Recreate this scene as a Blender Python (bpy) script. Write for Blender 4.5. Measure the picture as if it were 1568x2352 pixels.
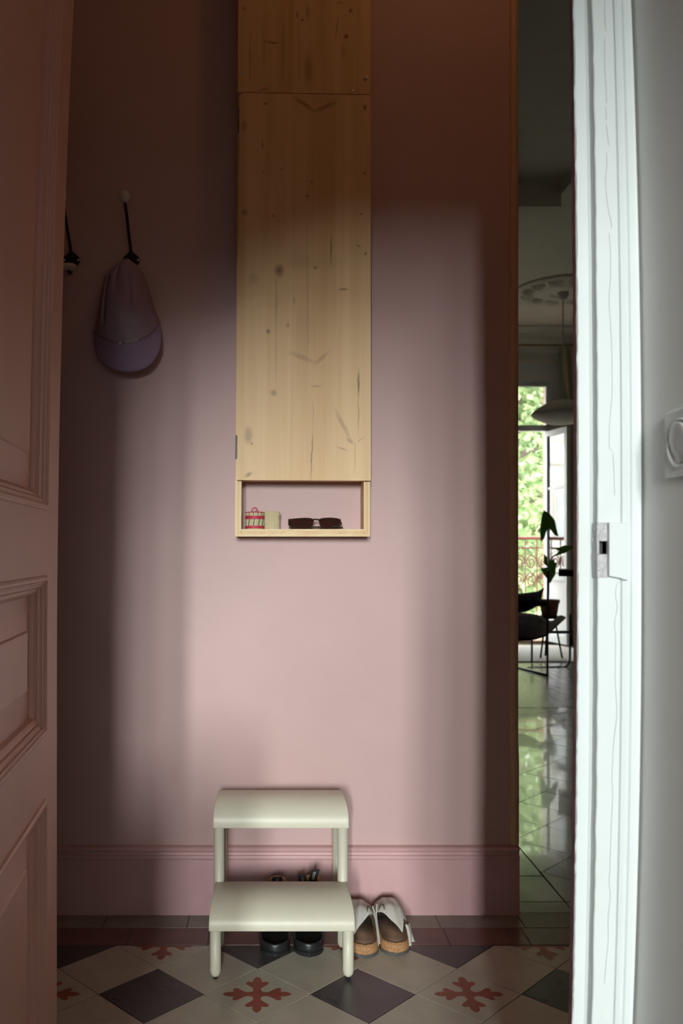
import bpy, bmesh, math, random
from mathutils import Vector, Matrix

# ------------------------------------------------------------------ set-up
for o in list(bpy.data.objects):
    bpy.data.objects.remove(o, do_unlink=True)
scene = bpy.context.scene
COL = scene.collection
PI = math.pi
F, PX, PY, EYE = 1975.0, 615.0, 1262.0, 1.05      # focal length and principal point in pixels, eye height

def P(u, v, y):
    """photo pixel + distance from the camera plane -> point"""
    return Vector(((u - PX) / F * y, y, EYE - (v - PY) / F * y))

cam_d = bpy.data.cameras.new('camera')
cam_d.sensor_fit = 'VERTICAL'
cam_d.sensor_height = 36.0
cam_d.sensor_width = 24.0
cam_d.lens = F / 2352 * 36.0
cam_d.shift_x = (784 - PX) / 2352
cam_d.shift_y = (PY - 1176) / 2352
cam_d.clip_start = 0.02
cam_d.dof.use_dof = True
cam_d.dof.focus_distance = 1.75
cam_d.dof.aperture_fstop = 6.5
cam = bpy.data.objects.new('camera', cam_d)
cam.location = (0, 0, EYE)
cam.rotation_euler = (PI / 2, 0, 0)
COL.objects.link(cam)
scene.camera = cam

world = bpy.data.worlds.new('sky')
scene.world = world
world.use_nodes = True
wb = world.node_tree.nodes['Background']
wb.inputs[0].default_value = (0.86, 0.94, 1.0, 1)
wb.inputs[1].default_value = 14.0

def light(name, kind, loc, rot, energy, color, size=None, size_y=None, portal=False):
    d = bpy.data.lights.new(name, kind)
    d.energy = energy
    d.color = color
    if kind == 'AREA':
        d.shape = 'RECTANGLE'
        d.size, d.size_y = size, size_y
        if portal:
            d.cycles.is_portal = True
    elif kind == 'SUN':
        d.angle = math.radians(0.6)
    elif kind == 'POINT':
        d.shadow_soft_size = size
    o = bpy.data.objects.new(name, d)
    o.location, o.rotation_euler = loc, rot
    COL.objects.link(o)
    return o

# sun stands behind the house: it reaches only the street in front of the far window
light('sun_offscreen', 'SUN', (0, 0, 20), (math.radians(42), 0, math.radians(-28)), 3.2, (1.0, 0.93, 0.8))
# daylight of the windows in the room behind the camera
DAY = (0.93, 1.0, 0.985)
REAR = -14.0
SB, SC, SA = (-0.16, 4.05, 0.95, 3.0), (-1.12, 3.4, 0.55, 3.0), (-2.13, 3.1, 0.50, 3.0)        # x, z, width, height of the windows
light('window_rear_offscreen', 'AREA', (SB[0], REAR - 0.05, SB[1]), (PI / 2, 0, 0), 275, DAY, SB[2], SB[3]).data.spread = math.radians(85)
light('window_rear_offscreen', 'AREA', (SA[0], REAR - 0.05, SA[1]), (PI / 2, 0, 0), 315, DAY, SA[2], SA[3]).data.spread = math.radians(85)
light('window_rear_offscreen', 'AREA', (SC[0], REAR - 0.05, SC[1]), (PI / 2, 0, 0), 100, DAY, SC[2], SC[3]).data.spread = math.radians(85)  # third strip added between the others to soften the light patch's left edge
# sampling portal of the living room's balcony window (gives off no light of its own)
WINS = [(2.22, 3.165)]
for wa, wb_ in WINS:
    light('balcony_portal', 'AREA', ((wa + wb_) / 2, 9.98, 1.5), (-PI / 2, 0, 0), 1, (1, 1, 1), 0.95, 2.95, portal=True)

scene.view_settings.view_transform = 'Standard'
scene.view_settings.look = 'None'
scene.view_settings.exposure = 0.0
scene.view_settings.gamma = 1.0
scene.view_settings.use_curve_mapping = False

# ------------------------------------------------------------------ materials
def nodes_of(name):
    m = bpy.data.materials.new(name)
    m.use_nodes = True
    nt = m.node_tree
    return m, nt, nt.nodes['Principled BSDF']

def mat(name, col, rough=0.6, var=0.08, scale=12.0, bump=0.0, bscale=60.0, metal=0.0, spec=0.5,
        stretch=(1, 1, 1), rvar=0.0, coat=0.0):
    m, nt, b = nodes_of(name)
    L = nt.links.new
    tc = nt.nodes.new('ShaderNodeTexCoord')
    mp = nt.nodes.new('ShaderNodeMapping')
    mp.inputs['Scale'].default_value = stretch
    L(tc.outputs['Object'], mp.inputs['Vector'])
    nz = nt.nodes.new('ShaderNodeTexNoise')
    nz.inputs['Scale'].default_value = scale
    nz.inputs['Detail'].default_value = 5
    L(mp.outputs[0], nz.inputs['Vector'])
    ramp = nt.nodes.new('ShaderNodeMapRange')
    ramp.inputs[1].default_value, ramp.inputs[2].default_value = 0.3, 0.7
    ramp.inputs[3].default_value, ramp.inputs[4].default_value = 1 - var, 1 + var
    L(nz.outputs[0], ramp.inputs[0])
    mul = nt.nodes.new('ShaderNodeVectorMath')
    mul.operation = 'SCALE'
    mul.inputs[0].default_value = col
    L(ramp.outputs[0], mul.inputs['Scale'])
    L(mul.outputs[0], b.inputs['Base Color'])
    if rvar:
        r2 = nt.nodes.new('ShaderNodeMapRange')
        r2.inputs[1].default_value, r2.inputs[2].default_value = 0.3, 0.7
        r2.inputs[3].default_value, r2.inputs[4].default_value = rough - rvar, rough + rvar
        L(nz.outputs[0], r2.inputs[0])
        L(r2.outputs[0], b.inputs['Roughness'])
    else:
        b.inputs['Roughness'].default_value = rough
    b.inputs['Metallic'].default_value = metal
    b.inputs['Specular IOR Level'].default_value = spec
    b.inputs['Coat Weight'].default_value = coat
    if bump:
        n2 = nt.nodes.new('ShaderNodeTexNoise')
        n2.inputs['Scale'].default_value = bscale
        n2.inputs['Detail'].default_value = 4
        L(mp.outputs[0], n2.inputs['Vector'])
        bp = nt.nodes.new('ShaderNodeBump')
        bp.inputs['Strength'].default_value = bump
        bp.inputs['Distance'].default_value = 0.004
        L(n2.outputs[0], bp.inputs['Height'])
        L(bp.outputs[0], b.inputs['Normal'])
    return m

M = {}
PINK = (0.56, 0.37, 0.355)
M['pink_wall'] = mat('pink_wall_paint', PINK, 0.55, 0.04, 3.0, 0.10, 35)
M['pink_trim'] = mat('pink_trim_paint', (0.60, 0.365, 0.37), 0.38, 0.05, 9.0, 0.12, 50)
M['pink_door'] = mat('pink_door_paint', (0.80, 0.485, 0.405), 0.36, 0.04, 5.0, 0.05, 60)
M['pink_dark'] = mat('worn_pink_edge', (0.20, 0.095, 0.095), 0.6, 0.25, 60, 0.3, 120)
M['white_gloss'] = mat('white_gloss_paint', (0.70, 0.73, 0.72), 0.5, 0.02, 6, 0.06, 40, spec=0.25)
M['white_wall'] = mat('white_wall_paint', (0.78, 0.75, 0.71), 0.5, 0.03, 4, 0.05, 60)
M['white_plaster'] = mat('white_plaster', (0.78, 0.77, 0.71), 0.8, 0.04, 3)
M['taupe'] = mat('taupe_wall_paint', (0.24, 0.22, 0.20), 0.7, 0.04, 4)
M['crack'] = mat('paint_crack', (0.25, 0.24, 0.24), 0.9, 0.1, 60)
M['chipped'] = mat('thick_chipped_paint', (0.50, 0.48, 0.49), 0.3, 0.12, 80, 0.9, 170)
M['hole'] = mat('dark_iron_lining', (0.035, 0.032, 0.034), 0.6, 0.2, 90)
M['grout'] = mat('tile_grout', (0.085, 0.075, 0.065), 0.9, 0.25, 60)
M['tile_cream'] = mat('cream_cement_tile', (0.48, 0.44, 0.35), 0.42, 0.10, 14, 0.03, 90, rvar=0.06)
M['tile_dark'] = mat('dark_cement_tile', (0.062, 0.052, 0.054), 0.30, 0.08, 9, 0.03, 90, rvar=0.06)
M['tile_red'] = mat('oxide_red_inlay', (0.30, 0.075, 0.045), 0.40, 0.14, 20)
M['band_red'] = mat('oxblood_border_tile', (0.17, 0.075, 0.062), 0.38, 0.2, 14, 0.03, 90)
M['band_grey'] = mat('grey_border_tile', (0.25, 0.22, 0.185), 0.45, 0.18, 12, 0.03, 90)
M['hall_a'] = mat('worn_grey_tile', (0.38, 0.37, 0.32), 0.20, 0.14, 7, 0.04, 50, rvar=0.05, spec=0.9, coat=0.6)
M['hall_b'] = mat('worn_beige_tile', (0.44, 0.39, 0.31), 0.20, 0.16, 7, 0.04, 50, rvar=0.05, spec=0.9, coat=0.6)
M['hall_d'] = mat('worn_slate_tile', (0.12, 0.125, 0.12), 0.22, 0.16, 7, 0.04, 50, rvar=0.05, spec=0.9, coat=0.6)
M['parquet'] = mat('dark_parquet', (0.10, 0.075, 0.055), 0.24, 0.3, 3, 0.03, 40, stretch=(8, 1, 1), rvar=0.06)
M['stool'] = mat('beige_powder_coat', (0.67, 0.63, 0.50), 0.42, 0.012, 30, 0.02, 300)
M['rubber'] = mat('black_rubber', (0.012, 0.012, 0.013), 0.45, 0.2, 40)
M['sole_black'] = mat('black_eva_sole', (0.016, 0.017, 0.018), 0.34, 0.25, 40, 0.1, 200)
M['gold_lining'] = mat('tan_webbing_lining', (0.46, 0.21, 0.05), 0.55, 0.15, 60, 0.2, 300)
M['black_web'] = mat('black_webbing', (0.014, 0.013, 0.014), 0.7, 0.3, 90, 0.3, 400)
M['print'] = mat('pale_print', (0.50, 0.49, 0.45), 0.7, 0.05, 90)
M['suede'] = mat('pale_grey_nubuck', (0.56, 0.54, 0.49), 0.8, 0.05, 25, 0.15, 200)
M['cork'] = mat('cork', (0.42, 0.22, 0.095), 0.75, 0.35, 260, 0.4, 300)
M['insole'] = mat('worn_brown_footbed', (0.16, 0.095, 0.06), 0.6, 0.35, 22)
M['sole_grey'] = mat('grey_rubber_sole', (0.085, 0.085, 0.08), 0.7, 0.1, 60)
M['lace'] = mat('dark_lace', (0.05, 0.04, 0.03), 0.7, 0.2, 90)
M['iron'] = mat('black_iron', (0.010, 0.009, 0.009), 0.42, 0.2, 60)
M['porcelain'] = mat('white_porcelain', (0.62, 0.58, 0.50), 0.12, 0.02, 20, coat=0.5)
M['steel'] = mat('zinc_screw', (0.55, 0.58, 0.58), 0.3, 0.1, 60, metal=0.9)
M['cap'] = mat('mauve_nylon', (0.33, 0.235, 0.30), 0.62, 0.05, 30, 0.05, 150)
M['brim'] = mat('lilac_cotton', (0.34, 0.235, 0.37), 0.75, 0.05, 200, 0.1, 700)
M['cap_print'] = mat('silver_print', (0.62, 0.60, 0.58), 0.5, 0.02, 90)
M['cap_dark'] = mat('dark_mauve_edge', (0.10, 0.05, 0.085), 0.8, 0.05, 90)
M['lens'] = mat('brown_lens', (0.035, 0.010, 0.009), 0.06, 0.05, 20, spec=0.6)
M['frame_shell'] = mat('dark_tortoise', (0.030, 0.014, 0.010), 0.18, 0.5, 90)
M['red_straw'] = mat('red_straw', (0.52, 0.035, 0.065), 0.6, 0.12, 160)
M['green_straw'] = mat('green_straw', (0.10, 0.17, 0.12), 0.6, 0.12, 160)
M['cream_straw'] = mat('cream_straw', (0.62, 0.52, 0.32), 0.65, 0.10, 160, 0.3, 250)
M['switch'] = mat('white_bakelite', (0.64, 0.62, 0.59), 0.25, 0.01, 20)
M['ceiling'] = mat('ceiling_white', (0.80, 0.77, 0.67), 0.85, 0.05, 3)
M['curtain'] = mat('cream_linen', (0.58, 0.53, 0.36), 0.9, 0.05, 60)
M['shade'] = mat('paper_shade', (0.62, 0.61, 0.55), 0.9, 0.03, 30)
M['leather'] = mat('black_leather', (0.010, 0.008, 0.007), 0.95, 0.2, 12, spec=0.05)
M['leather_brown'] = mat('brown_leather', (0.035, 0.020, 0.012), 0.95, 0.3, 9, spec=0.05)
M['terracotta'] = mat('terracotta', (0.19, 0.07, 0.045), 0.8, 0.2, 30)
M['plant_leaf'] = mat('dark_green_leaf', (0.045, 0.12, 0.018), 0.4, 0.15, 20)
M['plant_stem'] = mat('green_brown_stem', (0.06, 0.055, 0.02), 0.6, 0.15, 30)
M['walnut'] = mat('dark_walnut', (0.03, 0.015, 0.009), 0.85, 0.25, 8, stretch=(1, 6, 6), spec=0.08)
M['rug'] = mat('pale_wool_rug', (0.46, 0.43, 0.37), 0.95, 0.1, 40, 0.3, 200)
M['rail_iron'] = mat('oxide_painted_iron', (0.16, 0.05, 0.035), 0.55, 0.2, 30)
M['brick'] = mat('pink_stone_reveal', (0.40, 0.19, 0.15), 0.85, 0.15, 14)
M['balcony'] = mat('balcony_stone', (0.42, 0.30, 0.20), 0.85, 0.12, 6)
M['facade'] = mat('cream_facade', (0.74, 0.70, 0.60), 0.85, 0.05, 2)
M['facade_trim'] = mat('facade_trim', (0.60, 0.53, 0.45), 0.85, 0.05, 2)
M['far_glass'] = mat('far_window_curtains', (0.46, 0.46, 0.43), 0.4, 0.1, 2)
M['bark'] = mat('bark', (0.10, 0.075, 0.055), 0.9, 0.3, 12)
M['street'] = mat('asphalt', (0.10, 0.10, 0.10), 0.9, 0.1, 3)
M['bead_wood'] = mat('tan_painted_bead', (0.62, 0.41, 0.28), 0.5, 0.06, 8)
M['lamp_metal'] = mat('brass', (0.30, 0.22, 0.10), 0.35, 0.1, 30, metal=0.8)

def leafy(name, c0, c1):
    m, nt, b = nodes_of(name)
    L = nt.links.new
    oi = nt.nodes.new('ShaderNodeNewGeometry')
    cr = nt.nodes.new('ShaderNodeValToRGB')
    cr.color_ramp.elements[0].color = c0
    cr.color_ramp.elements[1].color = c1
    L(oi.outputs['Random Per Island'], cr.inputs[0])
    L(cr.outputs[0], b.inputs['Base Color'])
    b.inputs['Roughness'].default_value = 0.5
    tr = nt.nodes.new('ShaderNodeBsdfTranslucent')
    L(cr.outputs[0], tr.inputs[0])
    mx = nt.nodes.new('ShaderNodeMixShader')
    mx.inputs[0].default_value = 0.4
    out = nt.nodes['Material Output']
    L(b.outputs[0], mx.inputs[1]); L(tr.outputs[0], mx.inputs[2]); L(mx.outputs[0], out.inputs[0])
    return m
M['leaf'] = leafy('tree_leaf', (0.09, 0.16, 0.04, 1), (0.36, 0.42, 0.20, 1))
M['plant_leaf'] = leafy('dark_green_leaf', (0.09, 0.20, 0.035, 1), (0.12, 0.26, 0.05, 1))

def glass():
    m, nt, b = nodes_of('window_glass')
    L = nt.links.new
    tr = nt.nodes.new('ShaderNodeBsdfTransparent')
    gl = nt.nodes.new('ShaderNodeBsdfGlossy')
    gl.inputs['Roughness'].default_value = 0.02
    fr = nt.nodes.new('ShaderNodeFresnel')
    fr.inputs[0].default_value = 2.8
    mx = nt.nodes.new('ShaderNodeMixShader')
    L(fr.outputs[0], mx.inputs[0]); L(tr.outputs[0], mx.inputs[1]); L(gl.outputs[0], mx.inputs[2])
    L(mx.outputs[0], nt.nodes['Material Output'].inputs[0])
    return m
M['glass'] = glass()

def wood(name, light_c, dark_c, marks, seed=0.0):
    """pine: long grain, board to board variation, knots and figure as flat print on the board"""
    m, nt, b = nodes_of(name)
    L = nt.links.new
    N = nt.nodes.new
    tc = N('ShaderNodeTexCoord')
    oi = N('ShaderNodeObjectInfo')
    off = N('ShaderNodeVectorMath'); off.operation = 'ADD'
    sc = N('ShaderNodeMath'); sc.operation = 'MULTIPLY'; sc.inputs[1].default_value = 7.3
    L(oi.outputs['Random'], sc.inputs[0])
    L(tc.outputs['Object'], off.inputs[0]); L(sc.outputs[0], off.inputs[1])
    mp = N('ShaderNodeMapping'); mp.inputs['Scale'].default_value = (24, 24, 0.9)
    L(off.outputs[0], mp.inputs[0])
    n1 = N('ShaderNodeTexNoise'); n1.inputs['Scale'].default_value = 1.0; n1.inputs['Detail'].default_value = 6
    n1.inputs['Distortion'].default_value = 0.6
    L(mp.outputs[0], n1.inputs['Vector'])
    mp2 = N('ShaderNodeMapping'); mp2.inputs['Scale'].default_value = (240, 240, 3.0)
    L(off.outputs[0], mp2.inputs[0])
    n2 = N('ShaderNodeTexNoise'); n2.inputs['Scale'].default_value = 1.0; n2.inputs['Detail'].default_value = 3
    L(mp2.outputs[0], n2.inputs['Vector'])
    ad = N('ShaderNodeMath'); ad.operation = 'MULTIPLY_ADD'; ad.inputs[1].default_value = 0.22
    L(n2.outputs[0], ad.inputs[0]); L(n1.outputs[0], ad.inputs[2])
    rg = N('ShaderNodeMapRange'); rg.inputs[1].default_value, rg.inputs[2].default_value = 0.38, 0.92
    L(ad.outputs[0], rg.inputs[0])
    mix = N('ShaderNodeMix'); mix.data_type = 'RGBA'
    mix.inputs['A'].default_value = (*light_c, 1); mix.inputs['B'].default_value = (*dark_c, 1)
    rv = N('ShaderNodeMath'); rv.operation = 'MULTIPLY_ADD'; rv.inputs[1].default_value = 0.34; rv.inputs[2].default_value = -0.17
    L(oi.outputs['Random'], rv.inputs[0])
    rs = N('ShaderNodeMath'); rs.operation = 'ADD'; rs.use_clamp = True
    L(rg.outputs[0], rs.inputs[0]); L(rv.outputs[0], rs.inputs[1]); L(rs.outputs[0], mix.inputs['Factor'])
    acc = None
    wob = N('ShaderNodeTexNoise'); wob.inputs['Scale'].default_value = 55; wob.inputs['Detail'].default_value = 3
    L(tc.outputs['Object'], wob.inputs['Vector'])
    wm = N('ShaderNodeVectorMath'); wm.operation = 'MULTIPLY_ADD'
    wm.inputs[1].default_value = (0.007, 0.007, 0.007)
    L(wob.outputs['Color'], wm.inputs[0]); L(tc.outputs['Object'], wm.inputs[2])
    for (cx, cz, rx, rz, ang, st) in marks:
        k = N('ShaderNodeMapping'); k.vector_type = 'TEXTURE'
        k.inputs['Location'].default_value = (cx + 0.0035, 0, cz + 0.0035)
        k.inputs['Rotation'].default_value = (0, math.radians(ang), 0)
        k.inputs['Scale'].default_value = (rx, 1000, rz)
        L(wm.outputs[0], k.inputs[0])
        ln = N('ShaderNodeVectorMath'); ln.operation = 'LENGTH'
        L(k.outputs[0], ln.inputs[0])
        r = N('ShaderNodeMapRange'); r.interpolation_type = 'SMOOTHSTEP'
        r.inputs[1].default_value, r.inputs[2].default_value = 0.25, 1.25
        r.inputs[3].default_value, r.inputs[4].default_value = 1 - st, 1.0
        L(ln.outputs['Value'], r.inputs[0])
        if acc is None:
            acc = r.outputs[0]
        else:
            q = N('ShaderNodeMath'); q.operation = 'MULTIPLY'
            L(acc, q.inputs[0]); L(r.outputs[0], q.inputs[1]); acc = q.outputs[0]
    mix2 = N('ShaderNodeMix'); mix2.data_type = 'RGBA'
    mix2.inputs['A'].default_value = (0.17, 0.065, 0.024, 1)
    L(mix.outputs['Result'], mix2.inputs['B'])
    if acc is not None:
        L(acc, mix2.inputs['Factor'])
    else:
        mix2.inputs['Factor'].default_value = 1.0
    L(mix2.outputs['Result'], b.inputs['Base Color'])
    b.inputs['Roughness'].default_value = 0.5
    return m

# ------------------------------------------------------------------ mesh helpers
def tag(o, label=None, cat=None, group=None, kind=None):
    if label: o['label'] = label
    if cat: o['category'] = cat
    if group: o['group'] = group
    if kind: o['kind'] = kind
    return o

def wloc(o):
    v = Vector((0, 0, 0))
    while o is not None:
        v += o.location
        o = o.parent
    return v

def empty(name, loc):
    o = bpy.data.objects.new(name, None)
    o.location = loc
    o.empty_display_size = 0.05
    COL.objects.link(o)
    return o

def obj(name, vf, m, parent=None, smooth=False, origin=None, bevel=0, solid=0, subsurf=0, solid_off=0):
    """world-space (verts, faces) -> one mesh object"""
    verts, faces = vf
    base = wloc(parent) if parent else (Vector(origin) if origin is not None else Vector((0, 0, 0)))
    me = bpy.data.meshes.new(name)
    me.from_pydata([tuple(Vector(v) - base) for v in verts], [], faces)
    bm = bmesh.new(); bm.from_mesh(me)
    bmesh.ops.remove_doubles(bm, verts=bm.verts, dist=1e-6)
    bmesh.ops.recalc_face_normals(bm, faces=bm.faces)
    bm.to_mesh(me); bm.free()
    ms = m if isinstance(m, (list, tuple)) else [m]
    for k in ms: me.materials.append(M[k] if isinstance(k, str) else k)
    if smooth:
        for p in me.polygons: p.use_smooth = True
    o = bpy.data.objects.new(name, me)
    COL.objects.link(o)
    if parent: o.parent = parent
    elif origin is not None: o.location = origin
    if solid:
        s = o.modifiers.new('solid', 'SOLIDIFY'); s.thickness = solid; s.offset = solid_off
    if bevel:
        b = o.modifiers.new('bevel', 'BEVEL'); b.width = bevel; b.segments = 2; b.limit_method = 'ANGLE'
    if subsurf:
        s = o.modifiers.new('sub', 'SUBSURF'); s.levels = subsurf; s.render_levels = subsurf
    return o

def box(x0, x1, y0, y1, z0, z1):
    v = [(x, y, z) for z in (z0, z1) for y in (y0, y1) for x in (x0, x1)]
    f = [(0, 1, 3, 2), (4, 6, 7, 5), (0, 4, 5, 1), (2, 3, 7, 6), (0, 2, 6, 4), (1, 5, 7, 3)]
    return v, f

def join(*parts):
    V, Fc = [], []
    for v, f in parts:
        n = len(V)
        V += list(v)
        Fc += [tuple(i + n for i in q) for q in f]
    return V, Fc

def grid(rows, close_u=False, close_v=False, cap=False):
    """rows: list of equal-length point lists"""
    n, k = len(rows), len(rows[0])
    V = [p for r in rows for p in r]
    Fc = []
    for i in range(n - (0 if close_v else 1)):
        for j in range(k - (0 if close_u else 1)):
            a = i * k + j; b = i * k + (j + 1) % k
            c = ((i + 1) % n) * k + (j + 1) % k; d = ((i + 1) % n) * k + j
            Fc.append((a, b, c, d))
    if cap:
        Fc.append(tuple(range(k)))
        Fc.append(tuple((n - 1) * k + j for j in range(k)))
    return V, Fc

def tube(pts, rad, seg=10, cap=True):
    pts = [Vector(p) for p in pts]
    rads = rad if isinstance(rad, (list, tuple)) else [rad] * len(pts)
    rows = []
    prev = None
    for i, p in enumerate(pts):
        t = (pts[min(i + 1, len(pts) - 1)] - pts[max(i - 1, 0)]).normalized()
        up = prev if prev is not None else (Vector((0, 0, 1)) if abs(t.z) < 0.9 else Vector((1, 0, 0)))
        a = t.cross(up)
        if a.length < 1e-6: a = t.cross(Vector((0, 1, 0)))
        a.normalize(); b = a.cross(t).normalized(); prev = b
        rows.append([p + rads[i] * (math.cos(2 * PI * k / seg) * a + math.sin(2 * PI * k / seg) * b) for k in range(seg)])
    return grid(rows, close_u=True, cap=cap)

def lathe(c, prof, seg=24, axis='z', cap=True):
    """prof: list of (radius, height) about a vertical axis through c"""
    c = Vector(c)
    rows = []
    for r, h in prof:
        row = []
        for k in range(seg):
            a = 2 * PI * k / seg
            if axis == 'z': d = Vector((r * math.cos(a), r * math.sin(a), h))
            else: d = Vector((r * math.cos(a), -h, r * math.sin(a)))
            row.append(c + d)
        rows.append(row)
    return grid(rows, close_u=True, cap=cap)

def prism(poly, vec):
    """flat polygon extruded by vec"""
    vec = Vector(vec)
    n = len(poly)
    V = [Vector(p) for p in poly] + [Vector(p) + vec for p in poly]
    Fc = [tuple(range(n)), tuple(range(2 * n - 1, n - 1, -1))]
    Fc += [(i, (i + 1) % n, n + (i + 1) % n, n + i) for i in range(n)]
    return V, Fc

def extrude_profile(prof, a, b, axis):
    """prof: list of 3D offsets; swept from a to b"""
    r0 = [Vector(a) + Vector(p) for p in prof]
    r1 = [Vector(b) + Vector(p) for p in prof]
    return grid([r0, r1], close_u=True, cap=True)

def wall_y(y0, y1, x0, x1, z0, z1, holes):
    """wall slab between y0 and y1 with rectangular holes (hx0,hx1,hz0,hz1) made of boxes"""
    xs = sorted({x0, x1, *[h[0] for h in holes], *[h[1] for h in holes]})
    zs = sorted({z0, z1, *[h[2] for h in holes], *[h[3] for h in holes]})
    parts = []
    for i in range(len(xs) - 1):
        for j in range(len(zs) - 1):
            cx, cz = (xs[i] + xs[i + 1]) / 2, (zs[j] + zs[j + 1]) / 2
            if any(h[0] < cx < h[1] and h[2] < cz < h[3] for h in holes): continue
            parts.append(box(xs[i], xs[i + 1], y0, y1, zs[j], zs[j + 1]))
    return join(*parts)

def spline(pts, n=8):
    """Catmull-Rom through points"""
    pts = [Vector(p) for p in pts]
    out = []
    for i in range(len(pts) - 1):
        p0 = pts[max(i - 1, 0)]; p1 = pts[i]; p2 = pts[i + 1]; p3 = pts[min(i + 2, len(pts) - 1)]
        for k in range(n):
            t = k / n
            out.append(0.5 * ((2 * p1) + (-p0 + p2) * t + (2 * p0 - 5 * p1 + 4 * p2 - p3) * t * t + (-p0 + 3 * p1 - 3 * p2 + p3) * t ** 3))
    out.append(pts[-1])
    return out

def struct(o): return tag(o, kind='structure')

# ------------------------------------------------------------------ dimensions
WALL = 2.484                 # hallway wall opposite the door
OPX = 0.723                  # its right end, where the opening to the living room starts
DW0, DW1 = 1.02, 1.10        # wall with the doorway
HINGE = Vector((-0.394, 1.06, 0))
CEIL = 3.5

# ------------------------------------------------------------------ room shell
floor = struct(obj('floor', box(-2.6, 5.0, -14.3, 5.72, -0.08, -0.0010), 'grout'))
floor2 = struct(obj('floor', box(-2.6, 5.0, 5.72, 9.75, -0.08, 0.0), 'parquet'))

struct(obj('wall_back', wall_y(WALL, WALL + 0.078, -1.5, 3.0, 0, CEIL, [(OPX, 1.75, 0, 3.1)]), 'pink_wall'))
struct(obj('wall_left', box(-1.6, -1.5, DW1 - 0.02, WALL + 0.078, 0, CEIL), 'pink_wall'))
struct(obj('wall_right', box(2.6, 2.7, DW1 - 0.02, WALL, 0, CEIL), 'pink_wall'))
DOOR_HEAD = 2.42
STOP_X = 0.3736
struct(obj('wall_front', join(box(-1.5, -0.43, DW0 + 0.012, DW1, 0, CEIL), box(0.40, 2.6, DW0 + 0.012, DW1, 0, CEIL),
                              box(-0.43, 0.40, DW0 + 0.012, DW1, DOOR_HEAD + 0.02, CEIL)), 'pink_wall'))
TALL = 5.7          # unseen far half of the camera's room, raised to take the tall window lights
struct(obj('ceiling', box(-2.7, 5.0, -1.6, 9.75, CEIL, CEIL + 0.1), 'ceiling'))
struct(obj('ceiling', box(-2.7, 0.6, -14.35, -1.5, TALL, TALL + 0.1), 'ceiling'))

def bow_o(z):      # bends the white frame and plaster corner along the lens's barrel curve
    return -0.0122 * (max(z - 1.1, 0) / 0.6) ** 2 - 0.010 * (max(1.0 - z, 0) / 0.5) ** 2
def bow_i(z):
    return -0.0048 * (max(z - 1.1, 0) / 0.6) ** 2 - 0.0058 * (max(1.0 - z, 0) / 0.5) ** 2
def zs_fine(z0, z1, n): return [z0 + (z1 - z0) * i / n for i in range(n + 1)]

# white wall that runs from the door frame towards the camera
RW = 0.444
def cl(z): return min(max(z, 0.45), 1.75)
rows = []
for z in zs_fine(0, TALL, 114):
    x = RW + bow_o(cl(z))
    rows.append([(x, DW0 + 0.012, z), (x, -14.3, z), (RW + 0.12, -14.3, z), (RW + 0.12, DW0 + 0.012, z)])
struct(obj('wall_side', grid(rows, close_u=True, cap=True), 'white_wall', smooth=False))
struct(obj('wall_camera_left', box(-2.7, -2.6, -14.3, DW0 + 0.012, 0, TALL), 'taupe'))
struct(obj('wall_camera_front', box(-2.6, -1.5, DW0, DW1, 0, CEIL), 'taupe'))
struct(obj('wall_rear', wall_y(REAR - 0.2, REAR, -2.6, RW, 0, TALL,
        [(x_ - w_ / 2, x_ + w_ / 2, z_ - h_ / 2, z_ + h_ / 2) for x_, z_, w_, h_ in (SB, SC, SA)]), 'taupe'))
struct(obj('wall_rear', box(-2.7, 0.6, REAR - 0.32, REAR - 0.22, 0, TALL), 'taupe'))
# added unseen wall, its low arched head shaped to cut the window light
struct(obj('passage_light_blocker', join(wall_y(-1.6, -1.5, -2.6, RW, 0, TALL, [(-1.5, RW, 0, 1.95)]),
    prism([(x_, -1.6, z_) for x_, z_ in ((-1.5, 1.95), (-0.22, 1.95), (-0.38, 1.925), (-0.52, 1.85), (-0.66, 1.70), (-0.85, 1.48), (-1.1, 1.2), (-1.5, 0.8))], (0, 0.1, 0))), 'taupe'))

# living room beyond the opening
struct(obj('wall_living_left', box(-2.6, -2.5, WALL + 0.078, 9.6, 0, CEIL), 'white_plaster'))
struct(obj('wall_living_right', box(4.6, 4.7, WALL + 0.078, 9.6, 0, CEIL), 'white_plaster'))
struct(obj('wall_living_near', join(box(-2.5, -1.6, WALL, WALL + 0.078, 0, CEIL), box(3.0, 4.7, WALL, WALL + 0.078, 0, CEIL)), 'white_plaster'))
WX0, WX1, WTOP = 2.22, 3.165, 2.93
WY = 9.6
struct(obj('wall_window', wall_y(WY, WY + 0.10, -2.5, 4.7, 0, CEIL, [(a, b, 0.0, WTOP) for a, b in WINS]), 'white_plaster'))
outer_wall = obj('wall_outside', wall_y(WY + 0.10, WY + 0.36, -2.6, 4.8, -0.1, CEIL + 0.1, [(a, b + 0.02, 0.0, WTOP + 0.02) for a, b in WINS]), 'brick')
struct(outer_wall)
# ceiling beam between the two halves of the living room
struct(obj('trim_beam', join(box(-2.5, 1.957, 5.74, 5.90, 3.34, CEIL), box(1.957, 4.6, 5.55, 5.90, 3.42, CEIL)), 'ceiling'))
# cornice over the balcony window
prof = [(0, 0, 0), (0, -0.22, 0), (0, -0.22, -0.025), (0, -0.19, -0.03), (0, -0.17, -0.07), (0, -0.10, -0.12), (0, -0.085, -0.17),
        (0, -0.05, -0.175), (0, -0.045, -0.24), (0, -0.02, -0.25), (0, -0.02, -0.275), (0, 0, -0.28)]
struct(obj('trim_cornice', extrude_profile(prof, (-2.5, WY, CEIL), (4.6, WY, CEIL), 'x'), 'ceiling'))

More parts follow.
